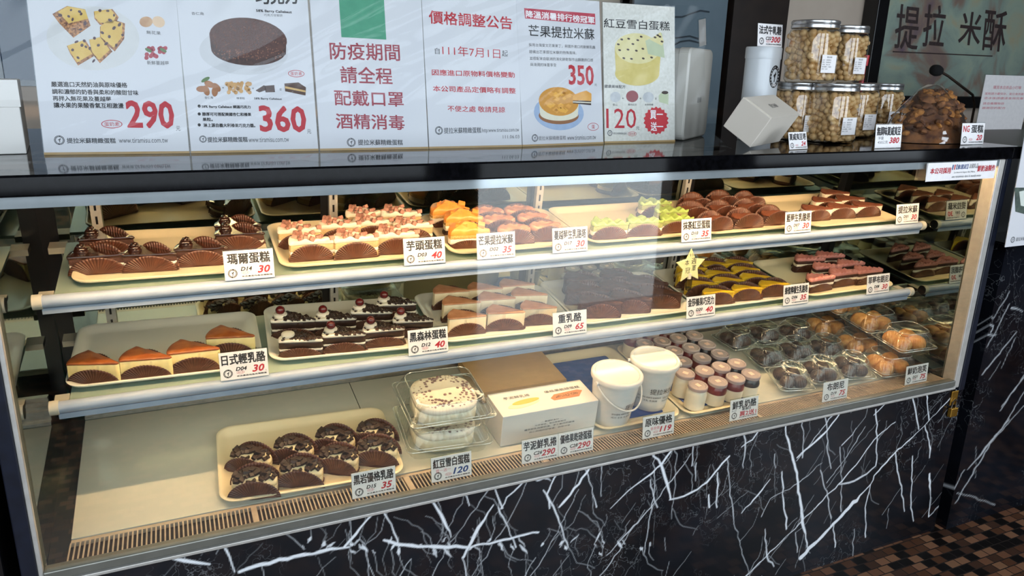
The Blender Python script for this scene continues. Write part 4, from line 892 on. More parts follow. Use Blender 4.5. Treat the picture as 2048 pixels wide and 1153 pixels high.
SHELF_TAGS = [('瑪爾蛋糕','D14','30',.309,'u'),('芋頭蛋糕','D03','40',.631,'u'),('芒果提拉米蘇','D02','35',.781,'u'),('蔓越莓生乳酪塔','D17','30',.950,'u'),('抹茶紅豆蛋糕','D10','35',1.276,'u'),('藍莓生乳酪塔','D07','30',1.580,'u'),('提拉米蘇','D01','30',1.959,'u'),
              ('日式輕乳酪','D04','30',.287,'m'),('黑森林蛋糕','D12','40',.637,'m'),('重乳酪','D09','65',.959,'m'),('金莎榛果巧克力','D20','40',1.310,'m'),('蜂蜜檸檬生乳酪塔','D06','35',1.605,'m'),('草莓布朗尼','D08','30',1.893,'m')]
what = {'D14':'chocolate rosette slices','D03':'taro slices','D02':'mango slices','D17':'apricot cream tarts','D10':'green matcha slices','D07':'dark tarts','D01':'tiramisu slices','D04':'light cheesecakes','D12':'black forest slices','D09':'heavy cheesecakes','D20':'dark chocolate slices','D06':'lemon tarts','D08':'pink brownies'}
for nm, code, pr, x, lv in SHELF_TAGS:
    z = .8905 if lv == 'u' else .7045
    price_tag('white price tag reading '+code+' '+pr+' in front of the '+what[code], nm, code, pr, (x, .1415, z), tilt=-7)
DZ = Z0-.001
for nm, code, pr, x, kw, lab in [('黑岩優格乳酪','D15','35',.491,{}, 'in front of the chocolate chunk tarts'), ('紅豆雪白蛋糕','','120',.645,dict(pc=0, extra=[boxed('買一送一', .009, .040, .0195, .0265, 2)]), 'in front of the stacked clear cake boxes'),
        ('芋泥鮮乳捲','C26','290',.838,{}, 'at left in front of the white carton'), ('優格果乾磅蛋糕','C28','290',.922,{}, 'at right in front of the white carton'),
        ('原味優格','','119',1.130,dict(extra=[boxed('會員價', .020, .044, .018, .0255, 2)]), 'in front of the yogurt pails'), ('布朗尼','D19','75',1.658,{}, 'in front of the brownie boxes'), ('鮮奶泡芙','D21','75',1.949,{}, 'in front of the cream puff boxes')]:
    price_tag('pale price tag reading '+(code+' ' if code else '')+pr+' '+lab, nm, code, pr, (x, .026, DZ), tilt=-4, **kw)
t = price_tag('pale price tag reading 55 in front of the pudding jars', '鮮乳奶酪', '', '', (1.370, .026, DZ), tilt=-4, spaced=True,
          extra=[boxed('買2送1', .029, .078, .0085, .021, 0, .0003), boxed('單價55', .035, .062, .0222, .0282, 1, .0002), boxed('A13', .005, .018, .0222, .0270, 1)])
# star clip on the D20 tag
p = at('y', .139, 1381, 533); s = empty('star_clip', 'pale yellow star shaped sign clipped on top of the D20 price tag', 'sign', loc=(p[0], .140, p[2]))
b = MB(); pts = []
for k in range(10):
    a = math.pi/2+math.pi*k/5+.03; r = .042 if k % 2 == 0 else .0215; pts.append((r*math.cos(a), r*math.sin(a)))
b.loft([[(x, -.0015, z) for x, z in pts], [(x, .0015, z) for x, z in pts]]); b.build('star', mat('pale_yellow_foam', '#d9d49a', '#e0dba4', 30, .6), s, bevel=.001)
lettering('lettering', [boxed('本', -.017, -.005, .003, .016), boxed('週', .001, .015, .005, .020), boxed('冠', -.014, -.001, -.016, -.003), boxed('軍', .004, .015, -.012, .002), boxed('↑↑', -.006, .005, .022, .031)], s, INK, eps=.0018)
b = MB(); b.tube([(0, 0, -.016), (0, 0, -.030)], .0045, 12); b.build('joint', mat('cream_plastic_joint', '#d6cdb8', rough=.4), s, smooth=True)
b = MB(); b.box(-.007, .007, -.004, .004, -.052, -.030); b.box(-.005, .005, -.0052, .0052, -.058, -.050); b.build('clip', clear('grey_clear', '#b9b5ac', 1.5, .05), s, bevel=.001)
# banner stuck inside the top right of the front glass
B0 = px_face(1846, 364, -.0125); B1 = px_face(1988, 352, -.0125); B2 = px_face(1854, 328, -.0125)
bw = B1[0]-B0[0]; bh = .043
o = empty('glass_banner', 'white paper banner with red lettering at the top right of the front glass', 'banner', loc=(B0[0], -.0125, B0[1]))
b = MB(); n = 14
for k in range(n):
    x0, x1 = bw*(k/n)**2.2, bw*((k+1)/n)**2.2; y0, y1 = [-.006*max(0, 1-x/.013)**2 for x in (x0, x1)]
    b.add([(x0, y0, 0), (x1, y1, 0), (x1, y1, bh), (x0, y0*.3, bh)], [(0, 1, 2, 3)])
q = b.build('sheet', PAPER, o, solid='raw'); sm = q.modifiers.new('solid', 'SOLIDIFY'); sm.thickness = .0006; sm.offset = 1
lettering('lettering', [boxed('本公司採用', bw*.07, bw*.35, bh*.40, bh*.72, 0, .0003), boxed('鮮奶油製作', bw*.73, bw*.985, bh*.42, bh*.76, 0, .0003), boxed('【依思尼】', bw*.42, bw*.585, bh*.60, bh*.86, 1, .0002), boxed('法國乳品', bw*.60, bw*.73, bh*.62, bh*.88, 2),
          boxed('La beurre Isigny Ste Mère,', bw*.40, bw*.70, bh*.36, bh*.48, 2, 0, .2), boxed('une renommée dans le monde entier', bw*.38, bw*.80, bh*.14, bh*.27, 2, 0, .2)], o, [RED, BLUE_INK, GREY_INK], eps=.0012)
b = MB(); b.box(bw*.365, bw*.378, -.0012, -.0008, bh*.58, bh*.86, 0); b.box(bw*.392, bw*.405, -.0012, -.0008, bh*.58, bh*.86, 1); b.build('flag_mark', [BLUE_INK, RED], o)

# ------------------------------------------------------------------ posters standing on the worktop
LEAN = math.radians(8)
class Sheet:
    """an upright sheet on the worktop leaning back; (u, v) run along and up its face"""
    def __init__(s, BLpx, BRpx, lean=LEAN, z=TOP+.002):
        a = at('z', z, *BLpx); c = at('z', z, *BRpx); s.o = a; s.w = float(np.linalg.norm((c-a)[:2])); s.ux = (c-a)/np.linalg.norm(c-a)
        n = np.array([-s.ux[1], s.ux[0], 0]); s.vz = n*math.sin(lean)+np.array([0, 0, math.cos(lean)]); s.n = np.cross(s.vz, s.ux)*1.0
        s.n = -np.cross(s.ux, s.vz)*-1.0
    def matrix(s):
        y = np.cross(s.vz, s.ux); return Matrix(((s.ux[0], y[0], s.vz[0], s.o[0]), (s.ux[1], y[1], s.vz[1], s.o[1]), (s.ux[2], y[2], s.vz[2], s.o[2]), (0, 0, 0, 1)))
    def uv(s, px, py):
        y = np.cross(s.vz, s.ux); d = _ray(px, py); t = ((s.o-CAM) @ y)/(d @ y); p = CAM+d*t-s.o; return (float(p @ s.ux), float(p @ s.vz))
K1 = lambda x, y: (x*.3125, y*.3125)
K2 = lambda x, y: (600+x*.3125, y*.3125)
K3 = lambda x, y: (1160+x*.27746, y*.27746)
PH = .297
def poster(label, BL, BR, m=None):
    s = Sheet(BL, BR); r = empty('poster', label, 'poster', 'posters on the worktop'); r.matrix_world = s.matrix(); loc, q, sc = s.matrix().decompose(); r.location = loc; r.rotation_euler = q.to_euler()
    b = MB(); b.box(.0005, s.w-.0005, 0, .0012, 0, PH); b.build('sheet', m or PAPER_C, r)
    b = MB(); b.box(-.001, s.w+.001, .0014, .0034, -.001, PH+.002); b.build('backing_board', ACRYL, r)
    b = MB(); b.box(.0, s.w, -.0006, .0018, -.0018, .0022); b.build('bottom_edge', mat('ochre_tape', '#a98a58', rough=.5), r)
    return s, r
PAPER_C = mat('poster_paper', '#cbcbd0', '#d2d2d4', 4, .45)
def TX(s, K, body, BL, BR, top, ms=0, bold=0, shear=0, off=0):
    """text laid on a sheet between two baseline points; top = picture height of the left end's top"""
    a = s.uv(*K(*BL)); c = s.uv(*K(*BR)); t = s.uv(*K(BL[0], top)); return (body, a, c, (a[0]+(t[0]-a[0])*.0, t[1]), ms, bold, shear, off)
def PG(b, s, K, pts, m, lift): b.poly([(u, -.0002-lift*.00006, v) for u, v in (s.uv(*K(*p)) for p in pts)], m)
def EL(b, s, K, c, rx, ry, m, lift, rot=0, n=30): PG(b, s, K, [(c[0]+rx*math.cos(t)*math.cos(rot)-ry*math.sin(t)*math.sin(rot), c[1]+rx*math.cos(t)*math.sin(rot)+ry*math.sin(t)*math.cos(rot)) for t in [2*math.pi*k/n for k in range(n)]], m, lift)
def pm(name, c, c2=None, sc=60): return mat('print_'+name, c, c2, sc, .5)
def emb(s, K, c, rpx, parent):
    a = s.uv(*K(*c)); r = s.uv(*K(c[0]+rpx, c[1])); b = MB(); emblem(b, a[0], a[1], abs(r[0]-a[0]), 0, -.0003, 1); b.build('emblem', [GREY_INK, PAPER_C], parent)
def oval(s, K, c, rx, ry, parent, body='蛋奶素'):
    a = s.uv(*K(*c)); r = s.uv(*K(c[0]+rx, c[1]+ry)); b = MB(); ru, rv = abs(r[0]-a[0]), abs(r[1]-a[1]); ringmesh(b, a[0], a[1], ru, rv, ru*.07, 0, 28, -.0003); b.build('oval_mark', RED, parent)
    k = .3 if len(body) == 1 else .72
    return boxed(body, a[0]-ru*k, a[0]+ru*k, a[1]-rv*.5, a[1]+rv*.5, 1)
INKS = [INK, RED, GREY_INK, ROSE, PAPER]
WINE = mat('ink_wine', '#94303f', rough=.5)
# 1: fruit loaf, 290
s, r = poster('leftmost poster, sliced fruit loaf on a plate, price 290', (88, 308), (379, 305))
b = MB(); EL(b, s, K1, (595, 245), 298, 205, 0, 0, .06)
PG(b, s, K1, [(335,90),(430,38),(545,60),(580,165),(470,242),(380,150)], 1, 1); PG(b, s, K1, [(370,75),(435,40),(545,62),(565,120),(440,150)], 2, 2)
for q in ([(600,75),(720,58),(760,110),(735,165),(640,160),(605,120)], [(640,170),(705,118),(800,150),(795,250),(735,330),(640,250)], [(570,255),(650,235),(720,330),(640,405),(590,345)], [(428,295),(545,255),(610,355),(500,420),(450,345)]):
    PG(b, s, K1, q, 1, 3); c = (sum(p[0] for p in q)/len(q), sum(p[1] for p in q)/len(q)); PG(b, s, K1, [(c[0]+(x-c[0])*.88-6, c[1]+(y-c[1])*.86-8) for x, y in q], 2, 4)
rg = random.Random(2)
for cx, cy in [(385,98),(440,105),(465,125),(510,75),(520,90),(545,150),(515,190),(455,65),(640,68),(690,70),(730,98),(705,130),(765,158),(730,180),(700,235),(785,225),(745,290),(680,280),(605,245),(630,290),(655,210),(465,320),(490,268),(540,262),(575,310),(500,370),(525,290),(550,300),(600,390)]:
    EL(b, s, K1, (cx, cy), rg.uniform(7, 15), rg.uniform(6, 11), 3, 5, rg.uniform(0, 3), 9)
EL(b, s, K1, (935, 140), 42, 34, 4, 1); EL(b, s, K1, (1015, 140), 42, 34, 5, 2, .5)
for i in range(20): EL(b, s, K1, (998+rg.uniform(-66, 66), 345+rg.uniform(-38, 26)), 14, 14, 6, 2+i % 3, 0, 10)
for x in (950, 1045): EL(b, s, K1, (x, 322), 24, 10, 7, 6, .5)
b.build('printed_picture', [pm('plate', '#c9c8c6'), pm('crust', '#b9803c'), pm('crumb', '#d0a850', '#dcb962'), pm('raisin', '#4a3038'), pm('fig', '#a2724a', '#c9a27c'), pm('figcut', '#d8b998'), pm('cranberry', '#962a3c', '#ad3a4a'), pm('leaf', '#4f7040')], r, solid='raw')
L = [TX(s, K1, '無花果', (938,218), (1030,225), 195), TX(s, K1, '新鮮蔓越莓', (942,414), (1082,418), 388), TX(s, K1, '嚴選進口天然奶油與原味優格', (330,556), (815,562), 522, 0, .0002), TX(s, K1, '調和濃郁的奶香與柔和的酸甜甘味', (336,602), (886,610), 570, 0, .0002), TX(s, K1, '再拌入無花果及蔓越莓', (340,645), (712,650), 614, 0, .0002), TX(s, K1, '讓水果的果酸香氣互相激盪', (346,690), (792,694), 656, 0, .0002),
     TX(s, K1, '元', (1128,838), (1156,838), 808), TX(s, K1, '提拉米蘇精緻蛋糕', (430,918), (742,918), 884, 2, .0002), TX(s, K1, 'www.tiramisu.com.tw', (762,916), (1076,914), 884, 2)]
L.append(oval(s, K1, (716, 795), 70, 27, r)); L.append(TX(s, K1, '290', (820,818), (1118,822), 645, 1, .0008, 0, .01)); emb(s, K1, (380, 898), 34, r)
lettering('lettering', L, r, INKS)
# 2: chocolate nut cake, 360
s, r = poster('second poster from the left, round chocolate nut cake, price 360', (382, 305), (637, 300))
b = MB(); EL(b, s, K1, (1560, 330), 285, 150, 0, 0, .05); EL(b, s, K1, (1590, 320), 240, 100, 1, 1, .05); PG(b, s, K1, [(1340,215),(1350,310),(1830,350),(1832,250)], 1, 2); EL(b, s, K1, (1588, 245), 250, 130, 2, 3, .12)
for i in range(90):
    a = rg.uniform(0, 6.28); q = math.sqrt(rg.random()); EL(b, s, K1, (1590+235*q*math.cos(a), 262+128*q*math.sin(a)), 5, 3, 3, 4, rg.uniform(0, 3), 6)
for i in range(50): x = rg.uniform(1360, 1820); EL(b, s, K1, (x, 330+rg.uniform(-15, 50)), 5, 4, 3, 5, 0, 6)
for i, (x, y) in enumerate([(1290,570),(1340,540),(1385,560),(1320,580),(1375,585)]): EL(b, s, K1, (x, y), 34, 20, 4, 5+i, .4*i)
EL(b, s, K1, (1315, 510), 30, 12, 8, 4, -.5)
for i in range(30): EL(b, s, K1, (1525+rg.uniform(-75, 75), 565+rg.uniform(-35, 28)*(1)), 13, 13, 5, 5+i % 4, 0, 9)
for q in ([(1635,580),(1690,545),(1710,575),(1660,592)], [(1690,550),(1755,545),(1760,590),(1700,592)]): PG(b, s, K1, q, 1, 6)
PG(b, s, K1, [(1820,535),(1910,528),(1958,560),(1955,612),(1825,585)], 6, 6); PG(b, s, K1, [(1824,552),(1955,580),(1955,592),(1824,566)], 7, 7)
b.build('printed_picture', [pm('plate2', '#c2c2c4'), pm('choc_side', '#32180f', '#47241a', 200), pm('choc_top', '#43231a', '#552e22', 120), pm('nut_fleck', '#7d4d36'), pm('almond', '#8f5a34', '#a56c42'), pm('hazelnut', '#b98a52', '#cda066'), pm('slice_brown', '#4a2e20'), pm('slice_cream', '#c9a468'), pm('leaf2', '#5d7a4c')], r, solid='raw')
L = [TX(s, K1, '巧克力', (1640,28), (1905,24), -70, 0, .0006), TX(s, K1, '杏仁角', (1226,96), (1304,98), 76), TX(s, K1, '58% Barry Callebaut', (1640,80), (1868,90), 60, 0, .0002), TX(s, K1, '巧克力甘那許', (1690,104), (1810,108), 88),
     TX(s, K1, '杏仁角', (1310,634), (1364,634), 618), TX(s, K1, '榛果粒', (1514,636), (1568,636), 622), TX(s, K1, '58% Barry Callebaut', (1628,640), (1804,644), 624, 0, .0001), TX(s, K1, '58% Barry Callebaut 調溫巧克力', (1292,694), (1604,698), 672, 0, .0002), TX(s, K1, '醇厚可可搭配美國杏仁和榛果', (1296,742), (1608,744), 720, 0, .0002), TX(s, K1, '果粒。', (1298,776), (1362,776), 754, 0, .0002), TX(s, K1, '淋上源自義大利榛果巧克力醬。', (1304,814), (1634,816), 790, 0, .0002),
     TX(s, K1, '+', (1422,568), (1434,568), 556), TX(s, K1, '+', (1614,572), (1626,572), 560), TX(s, K1, '=', (1790,578), (1802,578), 568), TX(s, K1, '元', (1966,856), (1992,856), 828), TX(s, K1, '提拉米蘇精緻蛋糕', (1330,912), (1586,910), 878, 2, .0002), TX(s, K1, 'www.tiramisu.com.tw', (1592,912), (1850,908), 880, 2)]
for y in (680, 730, 800): L.append(TX(s, K1, '●', (1266, y+10), (1286, y+10), y-10))
L.append(oval(s, K1, (1896, 472), 54, 24, r)); L.append(TX(s, K1, '360', (1668,842), (1962,846), 676, 1, .0008, 0, .01)); emb(s, K1, (1299, 891), 24, r); lettering('lettering', L, r, INKS)
# 3: mask notice (plain green panel)
s, r = poster('third poster from the left, four lines of dark red characters below a green panel', (640, 300), (857, 296))
b = MB(); PG(b, s, K2, [(265,238),(552,254),(536,-20),(248,-20)], 0, 1); b.build('printed_picture', [pm('green_panel', '#3f8f6f', '#459674')], r, solid='raw')
L = [TX(s, K2, t_, (x0, y1), (x1, y1+10), y0, 0, .0004) for t_, x0, x1, y0, y1 in (('防疫期間', 195, 640, 270, 380), ('請全程', 262, 592, 424, 530), ('配戴口罩', 224, 664, 576, 674), ('酒精消毒', 234, 670, 726, 822))]
lettering('lettering', L, r, [WINE]); lettering('lettering', [TX(s, K2, '提拉米蘇精緻蛋糕', (372,930), (658,930), 894, 2, .0002)], r, INKS); emb(s, K2, (328, 912), 28, r)
# 4: price notice
s, r = poster('fourth poster from the left, price adjustment notice in red and black lettering', (858, 296), (1044, 292))
L = [TX(s, K2, '價格調整公告', (828,150), (1358,190), 66, 1, .0004), TX(s, K2, '自', (864,346), (894,348), 306), TX(s, K2, '111年7月1日', (912,352), (1282,376), 288, 1), TX(s, K2, '起', (1292,362), (1330,362), 322), TX(s, K2, '因應進口原物料價格變動', (845,482), (1374,498), 444, 1, .0002), TX(s, K2, '本公司產品定價略有調整', (852,586), (1380,600), 548, 1, .0002), TX(s, K2, '不便之處 敬請見諒', (946,714), (1312,722), 676, 1, .0001),
     TX(s, K2, '提拉米蘇精緻蛋糕', (922,856), (1160,852), 818, 2, .0001), TX(s, K2, 'http:www.tiramisu.com.tw', (1166,856), (1402,850), 822, 2), TX(s, K2, '111.06.03', (1298,888), (1404,886), 866, 2)]
emb(s, K2, (889, 836), 25, r); lettering('lettering', L, r, INKS)
# 5: mango tiramisu, 350
s, r = poster('fifth poster from the left, mango cake on a blue plate, price 350', (1045, 292), (1207, 286))
b = MB(); PG(b, s, K2, [(1440,118),(1890,158),(1888,88),(1434,52)], 0, 1); EL(b, s, K2, (1656, 722), 160, 112, 1, 1, .08); EL(b, s, K2, (1655, 742), 128, 54, 2, 2, .02); PG(b, s, K2, [(1530,655),(1536,735),(1776,745),(1784,665)], 3, 3); EL(b, s, K2, (1658, 730), 122, 44, 3, 4); EL(b, s, K2, (1655, 650), 128, 92, 4, 5, .1)
for i in range(26):
    a = rg.uniform(0, 6.28); q = math.sqrt(rg.random())*.85; x, y = 1655+118*q*math.cos(a), 645+82*q*math.sin(a); z = rg.uniform(14, 24); PG(b, s, K2, [(x-z, y), (x, y-z*.8), (x+z, y-z*.1), (x+z*.2, y+z*.8)], 5+i % 2, 6+i % 3)
PG(b, s, K2, [(1745,645),(1862,645),(1862,674),(1745,662)], 7, 9); PG(b, s, K2, [(1745,640),(1745,610),(1790,592),(1830,580),(1864,600),(1864,648)], 5, 10); PG(b, s, K2, [(1745,650),(1862,655),(1862,662),(1745,656)], 3, 11)
b.build('printed_picture', [pm('red_bar', '#b4384a'), pm('blue_plate', '#93a7c4', '#9db0cb'), pm('base_crumb', '#8a5a34'), pm('cream_side', '#d9d3bc'), pm('mango_side', '#c98a2c'), pm('mango1', '#d9973a', '#e3a64a'), pm('mango2', '#e2a53c'), pm('dark_layer', '#2f1c18')], r, solid='raw')
L = [TX(s, K2, '降溫消暑排行榜冠軍', (1446,112), (1884,152), 66, 4, .0003), TX(s, K2, '芒果提拉米蘇', (1464,232), (1884,256), 158, 0, .0002), TX(s, K2, '採用台灣愛文芒果果丁，與國外進口的新鮮乳酪', (1464,298), (1890,314), 276), TX(s, K2, '建構出芒果提拉米蘇的特殊風味。', (1466,342), (1770,350), 320), TX(s, K2, '並搭配來自歐洲的消化餅乾製作出酥脆的口感', (1470,384), (1876,396), 362), TX(s, K2, '與滑潤的味蕾享受', (1474,424), (1640,428), 402), TX(s, K2, '350', (1722,542), (1880,546), 416, 1, .0006, 0, .01), TX(s, K2, '元', (1884,552), (1900,552), 536), TX(s, K2, '提拉米蘇精緻蛋糕', (1526,900), (1702,896), 872, 2), TX(s, K2, 'www.tiramisu.com.tw', (1710,898), (1894,892), 868, 2)]
L.append(oval(s, K2, (1876, 812), 36, 24, r, '蛋')); emb(s, K2, (1503, 884), 20, r); lettering('lettering', L, r, INKS)
# 6: snow cake, 120
s, r = poster('rightmost poster, pale yellow round cake and red starburst, price 120', (1209, 285), (1350, 282), mat('dotted_paper', '#cfcdc3', '#dcdad2', 160, .4))
b = MB(); EL(b, s, K3, (416, 530), 150, 90, 0, 0); EL(b, s, K3, (412, 530), 160, 88, 1, 1); PG(b, s, K3, [(250,340),(258,530),(570,545),(580,400)], 1, 2); EL(b, s, K3, (410, 350), 160, 110, 2, 3, .1); PG(b, s, K3, [(470,295),(590,235),(610,418),(490,390)], 3, 4); PG(b, s, K3, [(500,285),(580,232),(604,300),(590,330)], 2, 5)
for x, y in [(275,320),(300,285),(350,280),(440,265),(415,290),(380,318),(345,358),(285,362),(405,366),(452,352),(315,420),(370,425),(455,422),(515,415),(540,270),(560,255),(575,265),(590,300)]: EL(b, s, K3, (x, y), 11, 7, 4, 6, .3, 8)
EL(b, s, K3, (255, 700), 38, 38, 5, 1); EL(b, s, K3, (376, 695), 44, 42, 6, 1); EL(b, s, K3, (492, 702), 40, 38, 5, 1); PG(b, s, K3, [(566,690),(600,655),(638,680),(636,755),(570,735)], 3, 1); EL(b, s, K3, (612, 668), 24, 12, 4, 2)
PG(b, s, K3, [(548+(92 if k % 2 else 80)*math.cos(math.pi*k/18), 870+(102 if k % 2 else 90)*math.sin(math.pi*k/18)) for k in range(36)], 7, 1)
b.build('printed_picture', [pm('shadow_tone', '#b9b39a'), pm('yellow_side', '#cdb968', '#d6c376'), pm('yellow_top', '#d9cd93', '#dfd49e'), pm('cut_face', '#b9c2a0'), pm('bean', '#3c2c26'), pm('milk', '#b6b8ba', '#c9cbcc'), pm('red_beans', '#7a2430', '#93343e', 200), pm('burst', '#c02a35')], r, solid='raw')
L = [TX(s, K3, '紅豆雪白蛋糕', (172,200), (646,222), 132, 0, .0002), TX(s, K3, '健康美味配方', (176,634), (328,638), 610, 2, .0001, .1), TX(s, K3, '120', (190,926), (405,926), 782, 1), TX(s, K3, '元', (404,938), (428,938), 912), TX(s, K3, '買一', (506,858), (596,858), 796, 4, .0004), TX(s, K3, '送一', (510,944), (598,944), 882, 4, .0004), TX(s, K3, '雪山', (236,764), (268,764), 748), TX(s, K3, '萬丹紅豆', (346,762), (408,762), 748), TX(s, K3, '米穀粉糖', (466,762), (528,762), 748), TX(s, K3, '+', (302,716), (316,716), 702), TX(s, K3, '+', (428,718), (442,718), 704), TX(s, K3, '=', (540,718), (552,718), 706), TX(s, K3, '提拉米蘇精緻蛋糕', (238,970), (336,972), 954, 2)]
L.append(oval(s, K3, (376, 966), 32, 16, r)); emb(s, K3, (215, 960), 18, r); lettering('lettering', L, r, INKS)

# ------------------------------------------------------------------ other things on the worktop
T0 = TOP+.0005
TIN = mat('white_tin', '#b9b5ac', '#c2beb5', 6, .35)
t = empty('cake_tin', 'plain white square tin standing on edge right of the posters', 'tin', loc=(1.34, .258, T0), rz=math.radians(37))
def up(pts, y): return [(x, y, z) for x, z in pts]
b = MB(); q = rrect(.200, .207, .018, 5, .100, .1045); b.loft([up([(x*.99+.001, z) for x, z in q], .022), up(q, .026), up(q, .060)]); b.build('tin_body', TIN, t, bevel=.001)
b = MB(); q2 = rrect(.204, .210, .019, 5, .100, .1052); b.loft([up(rrect(.196, .202, .017, 5, .100, .1052), -.003), up(q2, .001), up(q2, .024)]); b.build('lid', TIN, t, bevel=.001)
lettering('lettering', [boxed('提拉米酥', .09, .125, .085, .098)], t, GREY_INK, eps=.0034)
t = empty('card_holder', 'small clear holder with a blank grey card on top of the white tin', 'card holder', loc=(1.405, .312, T0+.2115), rz=math.radians(15))
b = MB(); b.box(0, .030, -.001, .001, 0, .064, 0, Matrix.Rotation(math.radians(-11), 4, 'Y')); b.build('holder', ACRYL, t); b = MB(); b.box(.002, .028, -.0016, -.001, .002, .062, 0, Matrix.Rotation(math.radians(-11), 4, 'Y')); b.build('card', mat('grey_card', '#7f7c78', '#8a8783', 60, .6), t)
# tilted white paper box
def Rm(a, bb, g): return Matrix.Rotation(g, 3, 'Z') @ Matrix.Rotation(bb, 3, 'Y') @ Matrix.Rotation(a, 3, 'X')
R3 = Rm(.557, -.022, .442); sx, sy, sz = .160, .078, .075
t = empty('paper_box', 'small white paper box lying tilted in front of the nut jars', 'box', loc=(1.381, .072, TOP+.003)); t.rotation_euler = R3.to_euler()
WB = mat('white_card_box', '#d8cfc2', '#ddd5c9', 6, .5); b = MB(); b.box(0, sx, 0, sy, 0, sz); b.build('box_body', WB, t, bevel=.0015)
b = MB(); b.box(.004, sx+.001, -.0015, sy-.004, sz, sz+.0015); b.build('lid_flap', WB, t)
o = lettering('lettering', [boxed('提拉米酥', .062, .10, .030, .044)], t, GREY_INK); o.rotation_euler = (math.radians(-90), 0, 0); o.location = (0, 0, sz+.0022)
for p_ in (): pass
# nougat canister
t = empty('candy_canister', 'tall white candy canister with a round emblem behind the tilted paper box', 'canister', loc=(1.560, .262, T0), rz=math.radians(24))
CAN = mat('canister_white', '#c3c8cc', '#cbd0d4', 6, .3); b = MB(); q = lambda k: rrect(.098*k, .066*k, .03*k, 6)
b.loft([ring(q(.97), 0), ring(q(1), .004), ring(q(1), .19)]); b.build('can_body', CAN, t, smooth=40); b = MB(); b.loft([ring(q(1.03), .190), ring(q(1.04), .192), ring(q(1.04), .214), ring(q(1.0), .217)]); b.build('lid', CAN, t, smooth=40)
b = MB(); emblem(b, .0, .150, .026, 0, -.0336, 1); b.build('emblem', [INK, CAN], t)
lettering('lettering', [boxed('CANDY', -.011, .011, .1275, .1335, 0, .0002)], t, PAPER, eps=.0342)
b = MB(); rg = random.Random(4)
for i in range(3):
    for k in range(4): x = -.024+.016*k; z = .030+.022*i; b.poly([(x-.008, -.0336, z-.008), (x+.006, -.0336, z-.009), (x+.009, -.0336, z+.006), (x-.004, -.0336, z+.009)], (i+k) % 3)
b.build('printed_picture', [pm('nougat1', '#c99a78'), pm('nougat2', '#dcc3a4'), pm('nougat3', '#a9603c')], t, solid='raw')
# nut jars
NUTS = mat('macadamia', '#b28a58', '#d9bb8c', 60, .5); NJ = clear('nut_jar_plastic', '#f4f2ec', 1.6, .02, .04); LIDM = mat('aluminium_lid', '#b4b4b4', '#bebebe', 40, .25, metal=.9)
def nut_jar():
    r = empty('nut_jar'); q = lambda k: rrect(.103*k, .103*k, .036*k, 6)
    b = MB(); b.loft([ring(q(.92), 0), ring(q(1), .006), ring(q(1), .108), ring(q(.94), .117), ring(q(.86), .122), ring(q(.86), .124)]); b.build('jar_body', NJ, r, smooth=40)
    b = MB(); b.lathe([(.052, .121), (.0545, .122), (.0545, .128), (.053, .129), (.0545, .131), (.0545, .137), (.052, .139), (.01, .139)], 36); b.build('lid', LIDM, r, smooth=40)
    rng = random.Random(9); b = MB(); pl = []
    t = 0
    while len(pl) < 210 and t < 30000:
        t += 1; z = rng.uniform(.012, .112); f = rng.choice('xy'); s_ = rng.choice((-1, 1)); a = rng.uniform(-.036, .036); e = rng.uniform(.031, .0395)*s_
        p = (a, e, z) if f == 'x' else (e, a, z)
        if all((p[0]-o[0])**2+(p[1]-o[1])**2+(p[2]-o[2])**2 > .0118**2 for o in pl): pl.append(p)
    for p in pl: b.ball(p, .0095*rng.uniform(.85, 1.12), seg=9, rows=6, sz=rng.uniform(.8, 1))
    b.box(-.034, .034, -.034, .034, .006, .112)
    n = b.build('nuts', NUTS, r, smooth=60); n['kind'] = 'stuff'
    b = MB(); b.box(-.028, .022, -.0530, -.0524, .022, .062); l = b.build('paper_label', PAPER, r)
    lettering('lettering', [boxed('提拉米酥', -.012, .006, .055, .059), boxed('品名：夏威夷豆', -.026, .004, .049, .052), boxed('成分：夏威夷豆', -.026, .004, .044, .047), boxed('淨重：450公克', -.026, .002, .039, .042), boxed('保存期限：六個月', -.026, .006, .034, .037), boxed('產地：台灣', -.026, -.006, .029, .032)], l, GREY_INK, eps=.0532)
    return Kind(r)
NKJ = nut_jar()
for px_, py_, z, yaw, lab in ((1672,175,1.245,6,'wide front one of the lower jars'), (1600,170,1.245,4,'leftmost lower jar, behind the tilted paper box'), (1714,176,1.245,8,'lower jar third from the left'), (1766,178,1.245,4,'rightmost lower jar, beside the brown bag'), (1632,46,1.385,6,'left one of the two on top'), (1695,49,1.385,10,'right one of the two on top')):
    p = at('y', {1672:.165, 1600:.245, 1714:.285, 1766:.40, 1632:.205, 1695:.30}[px_], px_, py_)
    o = NKJ.get('clear jar of macadamia nuts with silver lid, '+lab, 'nut jars on the worktop', 'jar'); o.location = (p[0], p[1], T0 if z < 1.3 else T0+.1395); o.rotation_euler = (0, 0, math.radians(yaw))
